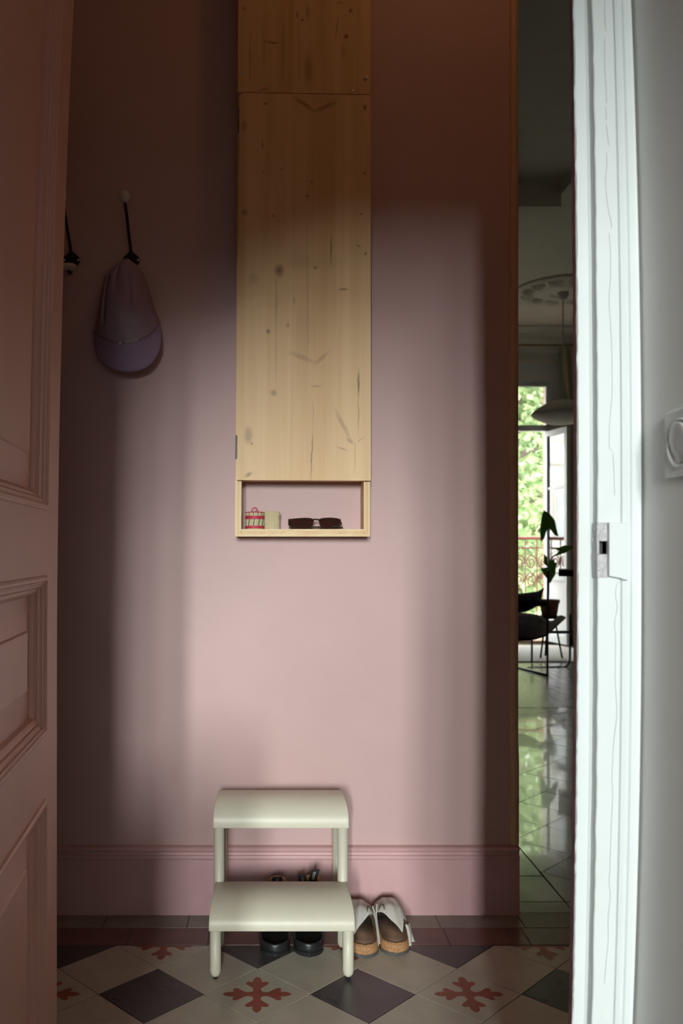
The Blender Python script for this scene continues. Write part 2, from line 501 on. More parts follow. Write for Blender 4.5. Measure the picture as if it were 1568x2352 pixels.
# baseboard
bp = [(0, 0, 0), (0, -0.018, 0), (0, -0.018, 0.160), (0, -0.0205, 0.163), (0, -0.0205, 0.170), (0, -0.014, 0.174), (0, -0.014, 0.181),
      (0, -0.0185, 0.184), (0, -0.020, 0.189), (0, -0.015, 0.194), (0, 0, 0.197)]
struct(obj('baseboard_back', extrude_profile(bp, (-1.5, WALL, 0), (OPX - 0.001, WALL, 0), 'x'), 'pink_trim', bevel=0.0012))
# plaster edge bead at the end of the wall
bead = []
for z in (0.197, 0.45, 0.5, 3.1):
    cx = OPX - 0.013 + (0.0025 if z < 0.46 else 0.0)
    bead.append([(cx + 0.0125 * math.cos(a), WALL - 0.010 * math.sin(a), z) for a in [PI * k / 8 for k in range(9)]] + [(cx - 0.0125, WALL + 0.002, z), (cx + 0.0125, WALL + 0.002, z)])
struct(obj('trim_corner', grid(bead, close_u=True, cap=True), 'bead_wood', smooth=False))

# ------------------------------------------------------------------ hallway floor tiles
DIAG = 0.2495
LX, LY = -0.0255, 2.030          # centre of the red-cross tile in front of the stool
FIELD = 2.281
def diamond_mesh(name, m, h=0.1235):
    pts = [(h, 0), (0, h), (-h, 0), (0, -h)]
    q = h - 0.0006
    ins = [(q, 0), (0, q), (-q, 0), (0, -q)]
    V = [(x, y, -0.0045) for x, y in pts] + [(x, y, -0.0006) for x, y in pts] + [(x, y, 0) for x, y in ins]
    Fc = [(8, 9, 10, 11)] + [(i, (i + 1) % 4, 4 + (i + 1) % 4, 4 + i) for i in range(4)] + [(4 + i, 4 + (i + 1) % 4, 8 + (i + 1) % 4, 8 + i) for i in range(4)]
    me = bpy.data.meshes.new(name); me.from_pydata(V, [], Fc); me.materials.append(M[m]); return me
def half_mesh(name, m, h=0.1235):
    """diamond cut along its wide diagonal: only the near half"""
    pts = [(-h, -0.0005), (0, -h), (h, -0.0005)]
    pts_i = [(-h + .003, -0.0015), (0, -h + 0.0006), (h - .003, -0.0015)]
    V = [(x, y, -0.0045) for x, y in pts] + [(x, y, -0.0006) for x, y in pts] + [(x, y, 0) for x, y in pts_i]
    Fc = [(6, 7, 8)] + [(i, (i + 1) % 3, 3 + (i + 1) % 3, 3 + i) for i in range(3)] + [(3 + i, 3 + (i + 1) % 3, 6 + (i + 1) % 3, 6 + i) for i in range(3)]
    me = bpy.data.meshes.new(name); me.from_pydata(V, [], Fc); me.materials.append(M[m]); return me
arm = [(0.0135, 0.0105), (0.022, 0.0085), (0.030, 0.0115), (0.038, 0.019), (0.046, 0.0265), (0.0535, 0.0275), (0.0575, 0.0225),
       (0.0565, 0.0155), (0.0545, 0.0095), (0.061, 0.0110), (0.070, 0.0095), (0.077, 0.0055), (0.0815, 0.0)]
arm = arm + [(x, -y) for x, y in reversed(arm[:-1])]
cross = []
for k in range(4):
    c, s = [(1, 0), (0, 1), (-1, 0), (0, -1)][k]
    cross += [(x * c - y * s, x * s + y * c) for x, y in reversed(arm)]
from mathutils.geometry import tessellate_polygon
def cross_mesh(name, clip=False):
    pts = [(x, min(y, -0.0025) if clip else y) for x, y in cross]
    tris = tessellate_polygon([[Vector((x, y, 0)) for x, y in pts]])
    me = bpy.data.meshes.new(name)
    me.from_pydata([(x, y, 0.0003) for x, y in pts], [], [tuple(t) for t in tris])
    bm = bmesh.new(); bm.from_mesh(me)
    for f in list(bm.faces):
        f.normal_update()
        if f.calc_area() < 1e-9: bm.faces.remove(f)
        elif f.normal.z < 0: f.normal_flip()
    bm.to_mesh(me); bm.free()
    me.materials.append(M['tile_red']); return me
TM = {'c': diamond_mesh('tile_cream', 'tile_cream'), 'd': diamond_mesh('tile_dark', 'tile_dark'),
      'hc': half_mesh('half_cream', 'tile_cream'), 'hd': half_mesh('half_dark', 'tile_dark'), 'x': cross_mesh('cross'), 'hx': cross_mesh('half_cross', True)}
random.seed(4)
def add_obj(name, me, loc, parent, rz=0.0):
    o = bpy.data.objects.new(name, me)
    COL.objects.link(o); o.parent = parent; o.location = loc; o.rotation_euler = (0, 0, rz); return o
for n in range(-5, 2):
    for m_ in range(-6, 8):
        for half in (0, 1):
            cx, cy = LX + (m_ + 0.5 * half) * DIAG, LY + (n + 0.5 * half) * DIAG
            if cx < -1.4 or cx > 1.75 or cy < 1.22 or cy > FIELD + 0.02: continue
            cut = cy > FIELD - 0.06
            kind = 'plain' if half else ('red' if (m_ + n) % 2 == 0 else 'dark')
            z = random.uniform(-0.00012, 0.00012)
            key = ('h' if cut else '') + ('d' if kind == 'dark' else 'c')
            t = add_obj('tile', TM[key], (cx, cy, z), floor)
            if kind == 'red':
                add_obj('cross_motif', TM['hx' if cut else 'x'], (0, 0, 0), t)
# border strips along the wall: oxblood then grey
def slab_piece(name, x0, x1, y0, y1, m, parent, g=0.0012, z=0.0):
    return obj(name, box(x0 + g, x1 - g, y0 + g, y1 - g, -0.0045, z), m, parent, bevel=0.0008)
x = -1.45
k = 0
while x < 1.9:
    slab_piece('border_tile', x, x + 0.215, FIELD + 0.001, 2.3865, 'band_red', floor, z=random.uniform(-0.0004, 0.0003)); x += 0.215
x = -1.40
while x < 1.9:
    x1 = x + 0.235
    slab_piece('border_tile', x, x1, 2.3865, WALL, 'band_grey', floor, z=random.uniform(-0.0004, 0.0003)); x = x1

# living-room tiles beyond the opening
ys = [WALL, 2.563, 2.765, 2.97, 3.17]
for a, b in zip(ys[:-1], ys[1:]):
    for xa, xb in (((0.50, 0.693), (0.693, 0.885)) if a > 2.5 else ((0.73, 0.885), (0.885, 1.19), (1.19, 1.5))):
        slab_piece('tile', xa, xb, a, b, ['hall_a', 'hall_d', 'hall_b'][random.randrange(3)] if a < 2.5 else 'hall_a', floor, g=0.0018, z=random.uniform(-0.0006, 0.0004))
D2 = 0.31
def clip_diamond(cx, cy, h, x0, y0, y1):
    poly = [(cx + h, cy), (cx, cy + h), (cx - h, cy), (cx, cy - h)]
    def cut(pl, inside, inter):
        out = []
        for i in range(len(pl)):
            a, b = pl[i], pl[(i + 1) % len(pl)]
            if inside(a): out.append(a)
            if inside(a) != inside(b): out.append(inter(a, b))
        return out
    for axis, val, sg in ((0, x0, 1), (1, y0, 1), (1, y1, -1)):
        if not poly: return []
        ins = lambda p: (p[axis] - val) * sg >= 0
        def inter(a, b):
            t = (val - a[axis]) / (b[axis] - a[axis])
            return (a[0] + t * (b[0] - a[0]), a[1] + t * (b[1] - a[1]))
        poly = cut(poly, ins, inter)
    return poly
for i in range(-1, 12):
    for j in range(-1, 22):
        if (i + j) % 2: continue
        cx, cy = 1.048 + i * D2 / 2, 2.80 + j * D2 / 2
        lo, hi = 0.291 * cy - 0.5, 0.36 * cy + 0.5
        if not (lo < cx < hi): continue
        for (h, y0, y1) in ((D2 / 2 - 0.002, 2.566, 5.70),):
            pl = clip_diamond(cx, cy, h, 0.888 if cy < 3.25 else 0.2, y0, y1)
            if len(pl) < 3: continue
            zt = random.uniform(-0.0008, 0.0004)
            mm = 'hall_d' if (i == 0 and j == 0) or ((i // 2 + j // 2) % 3 == 0 and i % 2 == 0 and j > 2 and random.random() < 0.5) else ('hall_b' if random.random() < 0.45 else 'hall_a')
            obj('tile', prism([(x, y, -0.0045) for x, y in pl], (0, 0, 0.0045 + zt)), mm, floor)

# ------------------------------------------------------------------ white door frame on the right
trim = struct(empty('trim_doorframe', (STOP_X, DW0, 0)))
def sweep(profile, z0=0.0, z1=DOOR_HEAD, n=60, jit=None):
    """profile: (x, y, w) with w = 0 inner bow .. 1 outer bow; swept up the frame"""
    rws = []
    for z in zs_fine(z0, z1, n):
        zz = cl(z)
        row = []
        for i, (px, py, w) in enumerate(profile):
            d = bow_i(zz) * (1 - w) + bow_o(zz) * w
            row.append((px + d + (jit(i, z) if jit else 0), py, z))
        rws.append(row)
    return grid(rws, close_u=True, cap=True)
R1 = 0.391
casing_prof = [(R1, DW0 + 0.0005, .25), (R1 + 0.0012, DW0 - 0.0005, .25), (0.4175, DW0, .6), (0.4183, DW0 + 0.0025, .6), (0.4198, DW0 - 0.001, .65),
               (0.4235, DW0 - 0.0025, .7), (0.4285, DW0 - 0.0012, .8), (0.4305, DW0 - 0.0035, .8), (0.4375, DW0 - 0.0045, .9), (0.4385, DW0 - 0.002, .95),
               (0.4415, DW0 - 0.003, 1), (0.4425, DW0 + 0.003, 1), (0.4425, DW0 + 0.020, 1), (R1, DW0 + 0.0193, .25)]
random.seed(11)
wob = [random.uniform(-1, 1) for _ in range(400)]
def wobble(z, s, a):
    t = z * s; i = int(t) % 390; f = t - int(t)
    return a * (wob[i] * (1 - f) + wob[i + 1] * f)
def kz(v): return EYE + (PY - v) / F * DW0
HX0, HX1 = R1 + 0.0016, P(1392, 1200, DW0).x - 0.0002
HZ0, HZ1 = kz(1273), kz(1243)
notch_prof = [(HX1, DW0 + 0.0005, .25)] + casing_prof[2:-1] + [(HX1, DW0 + 0.0193, .25)]
jit_c = lambda i, z: wobble(z, 70, 0.0006) if i in (0, 1) else 0
obj('casing', join(sweep(casing_prof, 0.0, HZ0, 70, jit_c), sweep(notch_prof, HZ0, HZ1, 3), sweep(casing_prof, HZ1, DOOR_HEAD, 100, jit_c)), 'white_gloss', trim)
stop_prof = [(STOP_X, DW0 + 0.0193, 0), (STOP_X + 0.0015, DW0 + 0.0178, 0), (R1 - 0.003, DW0 + 0.0178, .2), (R1 - 0.0005, DW0 + 0.0155, .2), (R1 + 0.012, DW0 + 0.0155, .25), (R1 + 0.012, DW1 - 0.04, .25), (STOP_X, DW1 - 0.045, 0)]
obj('door_stop', sweep([(STOP_X + 0.0004, DW0 + 0.0193, 0)] + stop_prof[1:5] + [(R1 + 0.012, DW0 + 0.021, .25), (STOP_X + 0.0004, DW0 + 0.021, 0)], n=420,
    jit=lambda i, z: (wobble(z, 160, 0.0007) + wobble(z + 5, 47, 0.0006)) if i == 0 else 0), 'white_gloss', trim)
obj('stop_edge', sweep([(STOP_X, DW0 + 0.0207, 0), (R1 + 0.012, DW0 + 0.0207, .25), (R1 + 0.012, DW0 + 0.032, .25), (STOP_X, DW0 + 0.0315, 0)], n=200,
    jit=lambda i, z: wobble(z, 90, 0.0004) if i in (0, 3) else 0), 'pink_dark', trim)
obj('jamb', sweep([(R1 + 0.002, DW0 + 0.0325, .25), (0.4, DW0 + 0.0325, .25), (0.4, DW1, .25), (R1 + 0.002, DW1, .25)]), 'pink_trim', trim)
# cracks in the paint of the casing
def casing_pt(u, v):
    p = P(u, v, DW0 - 0.0002); return p
crack_lines = [[(1388, -10), (1388, 40), (1391, 72)], [(1388, 85), (1388, 150), (1391, 200), (1392, 238)], [(1390, 245), (1392, 276)],
    [(1391, 285), (1398, 336)], [(1392, 350), (1393, 385), (1390, 410), (1391, 440), (1396, 480), (1403, 512), (1403, 524)],
    [(1398, 535), (1401, 580), (1401, 640), (1398, 690), (1401, 740), (1404, 800), (1405, 900), (1400, 960), (1398, 1010), (1399, 1028), (1406, 1036)],
    [(1407, 1040), (1409, 1080), (1411, 1138)], [(1420, 1335), (1414, 1350), (1413, 1370), (1417, 1395), (1411, 1430), (1413, 1470), (1412, 1560), (1416, 1640), (1409, 1700), (1405, 1780), (1406, 1830), (1403, 1900),
     (1400, 1990), (1398, 2030), (1401, 2055), (1396, 2110), (1396, 2160), (1391, 2210), (1387, 2260)], [(1441, 860), (1442, 864)]]
for ln in crack_lines:
    pts = spline([(u, v, 0) for u, v in ln], 6)
    r0, r1 = [], []
    for i, p in enumerate(pts):
        w = 0.55 if 0 < i < len(pts) - 1 else 0.15
        r0.append(casing_pt(p.x - w / 2, p.y)); r1.append(casing_pt(p.x + w / 2, p.y))
    obj('paint_crack', grid([[p + Vector((0, -0.0004, 0)) for p in r0], [p + Vector((0, -0.0004, 0)) for p in r1]]), 'crack', trim, solid=0.0003)
# lock keeper on the frame
k0 = P(1392, 1200, DW0); k1 = P(1436, 1327, DW0)
keeper = obj('lock_keeper', prism([(k0.x, DW0 - 0.009, k1.z + 0.002), (k0.x + 0.012, DW0 - 0.009, k1.z), (k0.x + 0.021, DW0 - 0.009, k1.z - 0.003), (k1.x, DW0 - 0.009, k1.z - 0.0035), (k1.x, DW0 - 0.009, k0.z - 0.001), (k0.x, DW0 - 0.009, k0.z)], (0, 0.012, 0)),
    'white_gloss', trim, bevel=0.002)
# recess face of the keeper with its bolt hole
rx = k0.x + 0.0004
hx0, hx1 = HX0, HX1
kp = obj('keeper_plate', join(box(R1 - 0.0012, rx + 0.001, DW0 - 0.0018, DW0 + 0.014, k1.z, kz(1273)), box(R1 - 0.0012, rx + 0.001, DW0 - 0.0018, DW0 + 0.014, kz(1243), k0.z),
    box(R1 - 0.0012, hx0, DW0 - 0.0018, DW0 + 0.014, kz(1273), kz(1243)), box(hx1, rx + 0.001, DW0 - 0.0018, DW0 + 0.014, kz(1273), kz(1243))), 'chipped', trim, bevel=0.0008)
cav = [[(x_, y_, z_) for x_, z_ in ((hx0, HZ0), (hx1, HZ0), (hx1, HZ1), (hx0, HZ1))] for y_ in (DW0 - 0.0012, DW0 + 0.0117)]
cv, cf = grid(cav, close_u=True)
obj('bolt_hole', (cv, cf + [(4, 5, 6, 7)]), 'hole', trim)

# ------------------------------------------------------------------ light switch
sw_y0, sw_y1 = 0.945, 0.872
zc, hs = 1.1635, 0.0365
sx = RW + bow_o(zc)
sw = tag(empty('light_switch', (sx, (sw_y0 + sw_y1) / 2, zc)), 'white square light switch with round rocker on side wall', 'switch')
def plate(name, half, thick, x0, m, parent, yc=(sw_y0 + sw_y1) / 2):
    r = 0.004
    pts = []
    for cx, cz, a0 in ((half - r, half - r, 0), (-half + r, half - r, 90), (-half + r, -half + r, 180), (half - r, -half + r, 270)):
        for k in range(5):
            a = math.radians(a0 + 22.5 * k); pts.append((x0, yc + cx + r * math.cos(a), zc + cz + r * math.sin(a)))
    return obj(name, prism(pts, (-thick, 0, 0)), m, parent, bevel=0.0022)
plate('plate', hs, 0.0085, sx, 'switch', sw)
yc = (sw_y0 + sw_y1) / 2
ring = []
for r, d in ((0.0265, 0.0080), (0.0265, 0.0105), (0.0245, 0.0112), (0.0235, 0.0090), (0.0225, 0.0088)):
    ring.append([(sx - d, yc + r * math.cos(a), zc - 0.001 + r * math.sin(a)) for a in [2 * PI * k / 40 for k in range(40)]])
obj('ring', grid(ring, close_u=True), 'switch', sw, smooth=True)
rk = []
for r, d in ((0.0224, 0.0080), (0.0224, 0.0100), (0.021, 0.0108), (0.010, 0.0104), (0.001, 0.0102)):
    rk.append([(sx - d - 0.003 * math.sin(a) * r / 0.022, yc + r * math.cos(a), zc - 0.001 + r * math.sin(a)) for a in [2 * PI * k / 40 for k in range(40)]])
obj('rocker', grid(rk, close_u=True, cap=True), 'switch', sw, smooth=True)

# ------------------------------------------------------------------ open panelled door on the left
LEAF = 0.76
dT = Vector((-0.0685, 0.99765, 0)).normalized()
dN = Vector((dT.y, -dT.x, 0))
door = struct(empty('door_1', HINGE))
def dbow(z): return 0.036 * (max(z - 0.72, 0) / 1.49) ** 2
def D(t, z, d): return HINGE + dT * t + dN * d + Vector((dbow(z), 0, z))
def dslab(t0, t1, z0, z1, d0, d1, n=None):
    n = n or max(1, int((z1 - z0) / 0.08))
    rws = [[D(t0, z, d0), D(t1, z, d0), D(t1, z, d1), D(t0, z, d1)] for z in zs_fine(z0, z1, n)]
    return grid(rws, close_u=True, cap=True)
ZB, ZT = 0.012, 2.36
ST = 0.625
panels = [(0.10, 0.560), (0.690, 0.998), (1.128, 2.23)]
T0 = 0.125
obj('stile', dslab(0.0, T0, ZB, ZT, -0.036, 0), 'pink_door', door)
obj('stile', dslab(ST, LEAF, ZB, ZT, -0.036, 0), 'pink_door', door)
edges = [ZB] + [z for p in panels for z in p] + [ZT]
for i in range(0, len(edges), 2):
    obj('rail', dslab(T0, ST, edges[i], edges[i + 1], -0.036, 0), 'pink_door', door)
def rect_loop(t0, t1, z0, z1, d, n):
    pts = [D(t0 + (t1 - t0) * k / 6, z0, d) for k in range(6)]
    pts += [D(t1, z0 + (z1 - z0) * k / n, d) for k in range(n)]
    pts += [D(t1 + (t0 - t1) * k / 6, z1, d) for k in range(6)]
    pts += [D(t0, z1 + (z0 - z1) * k / n, d) for k in range(n)]
    return pts
for z0, z1 in panels:
    n = max(3, int((z1 - z0) / 0.06))
    prof = [(-0.002, -0.001), (-0.001, 0.004), (0.003, 0.0065), (0.008, 0.0060), (0.0105, 0.002), (0.013, 0.001), (0.0145, -0.003), (0.019, -0.0025), (0.0225, -0.006), (0.0235, -0.010),
            (0.029, -0.0105), (0.034, -0.015), (0.036, -0.020), (0.038, -0.024)]
    obj('moulding', grid([rect_loop(T0 + i, ST - i, z0 + i, z1 - i, d, n) for i, d in prof], close_u=True), 'pink_door', door, smooth=False)
    prof2 = [(0.030, -0.024), (0.055, -0.0225), (0.098, -0.0165), (0.101, -0.0125)]
    loops = [rect_loop(T0 + i, ST - i, z0 + i, z1 - i, d, n) for i, d in prof2]
    v, f = grid(loops, close_u=True)
    # flat raised field as strips so that it follows the warp
    i, d = prof2[-1]
    fld = [[D(T0 + i, z, d), D(ST - i, z, d)] for z in zs_fine(z0 + i, z1 - i, n)]
    obj('panel', join((v, f), grid(fld)), 'pink_door', door)

# ------------------------------------------------------------------ wall cupboard of pine
CY0, CYB = 2.379, 2.397          # front of door, front of body
CL, CR = -0.0918, 0.2845
def px_x(u, y=CYB): return (u - PX) / F * y
def px_z(v, y=CYB): return EYE - (v - PY) / F * y
Z_BOT = 1.0862
Z_DOOR0, Z_DOOR1 = px_z(1102.5, CY0), px_z(213, CY0)
Z_PAN0 = px_z(210.5, CY0)
Z_TOP = 2.80
def taper(x, z): return x + 0.0062 * (z - Z_BOT) * (CR - x) / (CR - CL)
cab = tag(empty('wall_cupboard', ((CL + CR) / 2, WALL, Z_BOT)), 'tall narrow pine cupboard with open niche below, fixed to pink wall', 'cupboard')
base = wloc(cab)
def lx(u): return px_x(u, CY0) - base.x
def lz(v): return px_z(v, CY0) - base.z
def marks_of(lst):
    out = []
    for it in lst:
        u, v, ru, rv, ang, st = it
        x = px_x(u, CY0)
        out.append((x - base.x, lz(v), ru * 0.00121, rv * 0.00121, ang, st))
    return out
knots = marks_of([(641, 621, 13, 17, 0, .62), (641, 621, 4, 5, 0, .5), (628, 903, 9, 9, 0, .5), (615.5, 761, 5, 6, 0, .7), (578, 1019, 4.5, 4.5, 0, .6), (724, 614, 5, 5, 0, .5),
    (823, 880, 3.2, 34, 0, .75), (760, 572, 2.2, 40, 0, .7), (716, 1050, 1.8, 62, 2, .8), (719, 950, 1.4, 40, 1, .35), (788, 664, 13, 3, 0, .6), (823, 565, 6, 3, 20, .6), (839, 582, 4, 4, 0, .6),
    (570, 1000, 11, 22, 0, .45), (571, 1090, 11, 5, -25, .6), (697, 238, 34, 6.5, 35, .55), (746, 245, 32, 6.5, -24, .55), (610, 238, 5, 5, 0, .7), (838, 247, 5, 8, 0, .7),
    (602, 333, 2.2, 13, 0, .7), (705, 450, 6, 5, 0, .6), (561, 488, 9, 9, 0, .5), (626, 496, 3.5, 3.5, 0, .6), (837, 397, 4, 4, 0, .6), (829, 491, 4, 3, 0, .6), (604, 395, 3, 3, 0, .6), (647, 389, 3, 3, 0, .6), (716, 417, 4, 4, 0, .5),
    (787, 975, 6, 46, -28, .34), (803, 1012, 12, 5, 40, .4), (823, 950, 2, 60, 0, .4), (815, 1045, 1.8, 45, 0, .3), (784, 1030, 16, 3, 20, .35), (828, 1010, 12, 2.5, -35, .35),
    (692, 820, 36, 7, 22, .30), (738, 822, 24, 6, -42, .32), (680, 600, 30, 40, 0, .12), (700, 760, 34, 60, 0, .12), (726, 887, 14, 3, -5, .35), (634, 817, 2, 90, 0, .25), (706, 700, 2.2, 200, 0, .25), (661, 747, 5, 7, 0, .4), (560, 290, 9, 14, 0, .4), (675, 690, 2, 12, 0, .5),
    (581, 640, 14, 16, 0, .22), (722, 600, 70, 18, 0, .10), (634, 700, 3, 60, 0, .3)])
pin_l, pin_d = (0.80, 0.545, 0.285), (0.64, 0.385, 0.165)
wood_door = wood('pine_board', pin_l, pin_d, knots)
wood_body = wood('pine_plain', pin_l, pin_d, [])
knots2 = marks_of([(805, 24, 6, 6, 0, .8), (795, 84, 6, 6, 0, .8), (694, 46, 4, 4, 0, .75), (682, 32, 2.2, 12, 0, .7), (624, 97, 22, 3, 6, .65), (838, 183, 4, 4, 0, .8), (708, 160, 12, 44, 0, .40), (706, 26, 5, 24, 0, .35),
    (686, 110, 2, 90, 0, .4), (605, 205, 12, 4, -15, .5), (774, 60, 2, 32, 6, .5), (780, 5, 10, 3, 0, .4), (788, 120, 5, 20, 0, .3), (574, 130, 3, 70, 0, .35), (606, 110, 2, 80, 0, .3), (562, 20, 6, 5, 0, .4), (650, 120, 6, 90, 0, .25)])
wood_top = wood('pine_upper', pin_l, pin_d, knots2)

def cboard(x0, x1, y0, y1, zl0, zr0, zl1, zr1, n=1, corner=None):
    """board with its own bottom and top slopes, following the cupboard's slight taper"""
    V = []
    for (x, z) in ((x0, zl0), (x1, zr0), (x1, zr1), (x0, zl1)):
        V.append((taper(x, z), z))
    if corner:
        (xa, za) = V.pop()
        r = corner
        for k in range(6):
            a = PI / 2 + (PI / 2) * k / 5
            V.append((xa + r + r * math.cos(a), za - r + r * math.sin(a)))
    return prism([(x, y0, z) for x, z in V], (0, y1 - y0, 0))
# carcass
T = 0.0175
obj('side_panel', cboard(CL, CL + T, CYB, WALL - 0.0005, Z_BOT, Z_BOT, Z_TOP, Z_TOP), wood_body, cab, bevel=0.001)
obj('side_panel', cboard(CR - T, CR, CYB, WALL - 0.0005, Z_BOT, Z_BOT, Z_TOP, Z_TOP), wood_body, cab, bevel=0.001)
Z_SH = Z_BOT + 0.0205
obj('niche_shelf', cboard(CL + T, CR - T, CYB, WALL - 0.0005, Z_BOT, Z_BOT, Z_SH, Z_SH), wood_body, cab, bevel=0.0008)
obj('niche_top', cboard(CL + T, CR - T, CYB, WALL - 0.0005, Z_DOOR0 + 0.002, Z_DOOR0 + 0.002, Z_DOOR0 + 0.019, Z_DOOR0 + 0.019), wood_body, cab)
obj('back_board', cboard(CL + T, CR - T, WALL - 0.008, WALL - 0.0005, Z_DOOR0 + 0.019, Z_DOOR0 + 0.019, Z_TOP, Z_TOP), wood_body, cab)
# lighter outer ply on the front edges of the niche frame
wood_pale = wood('pine_edge', (0.80, 0.62, 0.36), (0.68, 0.47, 0.22), [])
for (a, b, c, d) in ((CL, CL + 0.0052, Z_BOT + 0.0065, Z_DOOR0 - 0.001), (CL + T - 0.0058, CL + T - 0.0001, Z_SH - 0.0052, Z_DOOR0 - 0.001), (CR - 0.0050, CR, Z_BOT + 0.0065, Z_DOOR0 - 0.001), (CR - T + 0.0001, CR - T + 0.0042, Z_SH - 0.0052, Z_DOOR0 - 0.001),
                     (CL, CR, Z_BOT, Z_BOT + 0.0062), (CL + T, CR - T, Z_SH - 0.0052, Z_SH)):
    obj('edge_strip', cboard(a, b, CYB - 0.0011, CYB, c, c, d, d), wood_pale, cab)
# door made of glued staves
cdoor = obj('cupboard_door', cboard(px_x(543.5, CY0), CR - 0.0008, CY0 + 0.004, CYB - 0.001, Z_DOOR0, Z_DOOR0, Z_DOOR1, Z_DOOR1 - 0.0065, corner=0.014), wood_body, cab)
cuts = [543.5, 561, 667, 771, 851.2]
for i in range(4):
    a, b = px_x(cuts[i], CY0), px_x(cuts[i + 1], CY0)
    if i == 3: b = CR
    zl1 = Z_DOOR1 - 0.0065 * (cuts[i] - 543) / 308
    zr1 = Z_DOOR1 - 0.0065 * (cuts[i + 1] - 543) / 308
    obj('stave', cboard(a, b, CY0, CY0 + 0.0045, Z_DOOR0 - 0.0005 * i, Z_DOOR0 - 0.0005 * (i + 1), zl1, zr1, corner=0.014 if i == 0 else None), wood_door, cdoor)
for v0, v1 in ((1000, 1054), (250, 306)):
    hz0, hz1 = px_z(v1, CYB), px_z(v0, CYB)
    hg = obj('hinge', join(tube([(taper(CL + 0.0022, hz0), CYB - 0.002, hz0), (taper(CL + 0.0022, hz1), CYB - 0.002, hz1)], 0.0026, 10),
                      cboard(CL + 0.001, CL + 0.004, CYB - 0.0005, CYB + 0.02, hz0, hz0, hz1, hz1)), 'steel', cab)
# fixed upper panel
ptop = obj('upper_panel', cboard(CL + 0.0005, CR, CY0 + 0.001, CYB - 0.001, Z_PAN0, Z_PAN0 - 0.0065, Z_TOP, Z_TOP), wood_top, cab, bevel=0.0006)
for u, v in ((555, 170), (592, 201.5), (842, 178.6), (808.7, 209)):
    p = P(u, v, CY0 + 0.001)
    obj('screw', lathe(p, [(0.0036, -0.001), (0.0036, 0.0006), (0.002, 0.0010), (0.0004, 0.0004)], 12, axis='y'), 'steel', ptop)

# ------------------------------------------------------------------ things in the niche
SHELF = Z_SH
def basket(name, u0, u1, vtop, y, label, striped):
    cx = ((u0 + u1) / 2 - PX) / F * y
    r = (u1 - u0) / 2 / F * y
    h = px_z(vtop, y) - SHELF
    t = tag(empty(name, (cx, y, SHELF)), label, 'basket')
    c = (cx, y, SHELF)
    lid_h = h * 0.26
    if striped:
        obj('body', lathe(c, [(r * .90, 0), (r * .93, h * .02), (r * .93, h * .74), (r * .86, h * .74)], 36), 'cream_straw', t)
        for (a, b) in ((0.04, 0.22), (0.60, 0.82)):
            obj('red_band', lathe(c, [(r * .90, h * a), (r * .975, h * (a + .01)), (r * .985, h * (a + b) / 2), (r * .975, h * (b - .01)), (r * .90, h * b)], 36), 'red_straw', t)
        for k in range(22):
            a = 2 * PI * k / 22
            pts = []
            for q in range(5):
                aa = a + 0.13 * q / 4
                pts.append((cx + r * .955 * math.cos(aa), y + r * .955 * math.sin(aa), SHELF + h * (.21 + .40 * q / 4)))
            obj('stripe', tube(pts, r * 0.062, 6), 'green_straw' if k % 2 == 0 else 'cream_straw', t)
        ld = obj('lid', lathe(c, [(r * .93, h * .80), (r * .96, h * .82), (r * .96, h * 1.0), (r * .90, h * 1.03), (r * .3, h * 1.06), (0.0005, h * 1.06)], 36), 'cream_straw', t)
        for k in range(26):
            a = 2 * PI * k / 26
            pts = [(cx + r * .965 * math.cos(a), y + r * .965 * math.sin(a), SHELF + h * z) for z in (.83, .99)]
            obj('lid_stitch', tube(pts, r * 0.045, 6), 'green_straw' if k % 2 else 'cream_straw', ld)
        obj('lid_rim', lathe(c, [(r * .93, h * .985), (r * .985, h * .99), (r * .985, h * 1.03), (r * .90, h * 1.05)], 36), 'red_straw', ld)
        pts = [(cx + r * .30 * math.cos(a), y - r * .3, SHELF + h * 1.05 + r * .42 * math.sin(a)) for a in [PI * k / 10 for k in range(11)]]
        obj('loop', tube(pts, 0.0016, 8), 'red_straw', ld)
    else:
        ribs = 30
        def ribbed(rr, z0, z1):
            rows = []
            for z in zs_fine(z0, z1, 8):
                rows.append([(cx + (rr + 0.0006 * math.cos(ribs * a)) * math.cos(a), y + (rr + 0.0006 * math.cos(ribs * a)) * math.sin(a), SHELF + z) for a in [2 * PI * k / 120 for k in range(120)]])
            return grid(rows, close_u=True, cap=True)
        obj('body', ribbed(r * .93, 0, h * .78), 'cream_straw', t, smooth=False)
        obj('lid', join(ribbed(r * .985, h * .74, h * .96), lathe(c, [(r * .98, h * .95), (r * .95, h), (r * .4, h * 1.02), (0.0005, h * 1.02)], 40)), 'cream_straw', t)
    return t
basket('lidded_basket', 562.5, 607, 1178, 2.436, 'tiny red, green and cream striped woven basket with looped lid', True)
basket('lidded_basket', 606.5, 642.5, 1175.5, 2.442, 'tiny plain cream woven basket with lid', False)

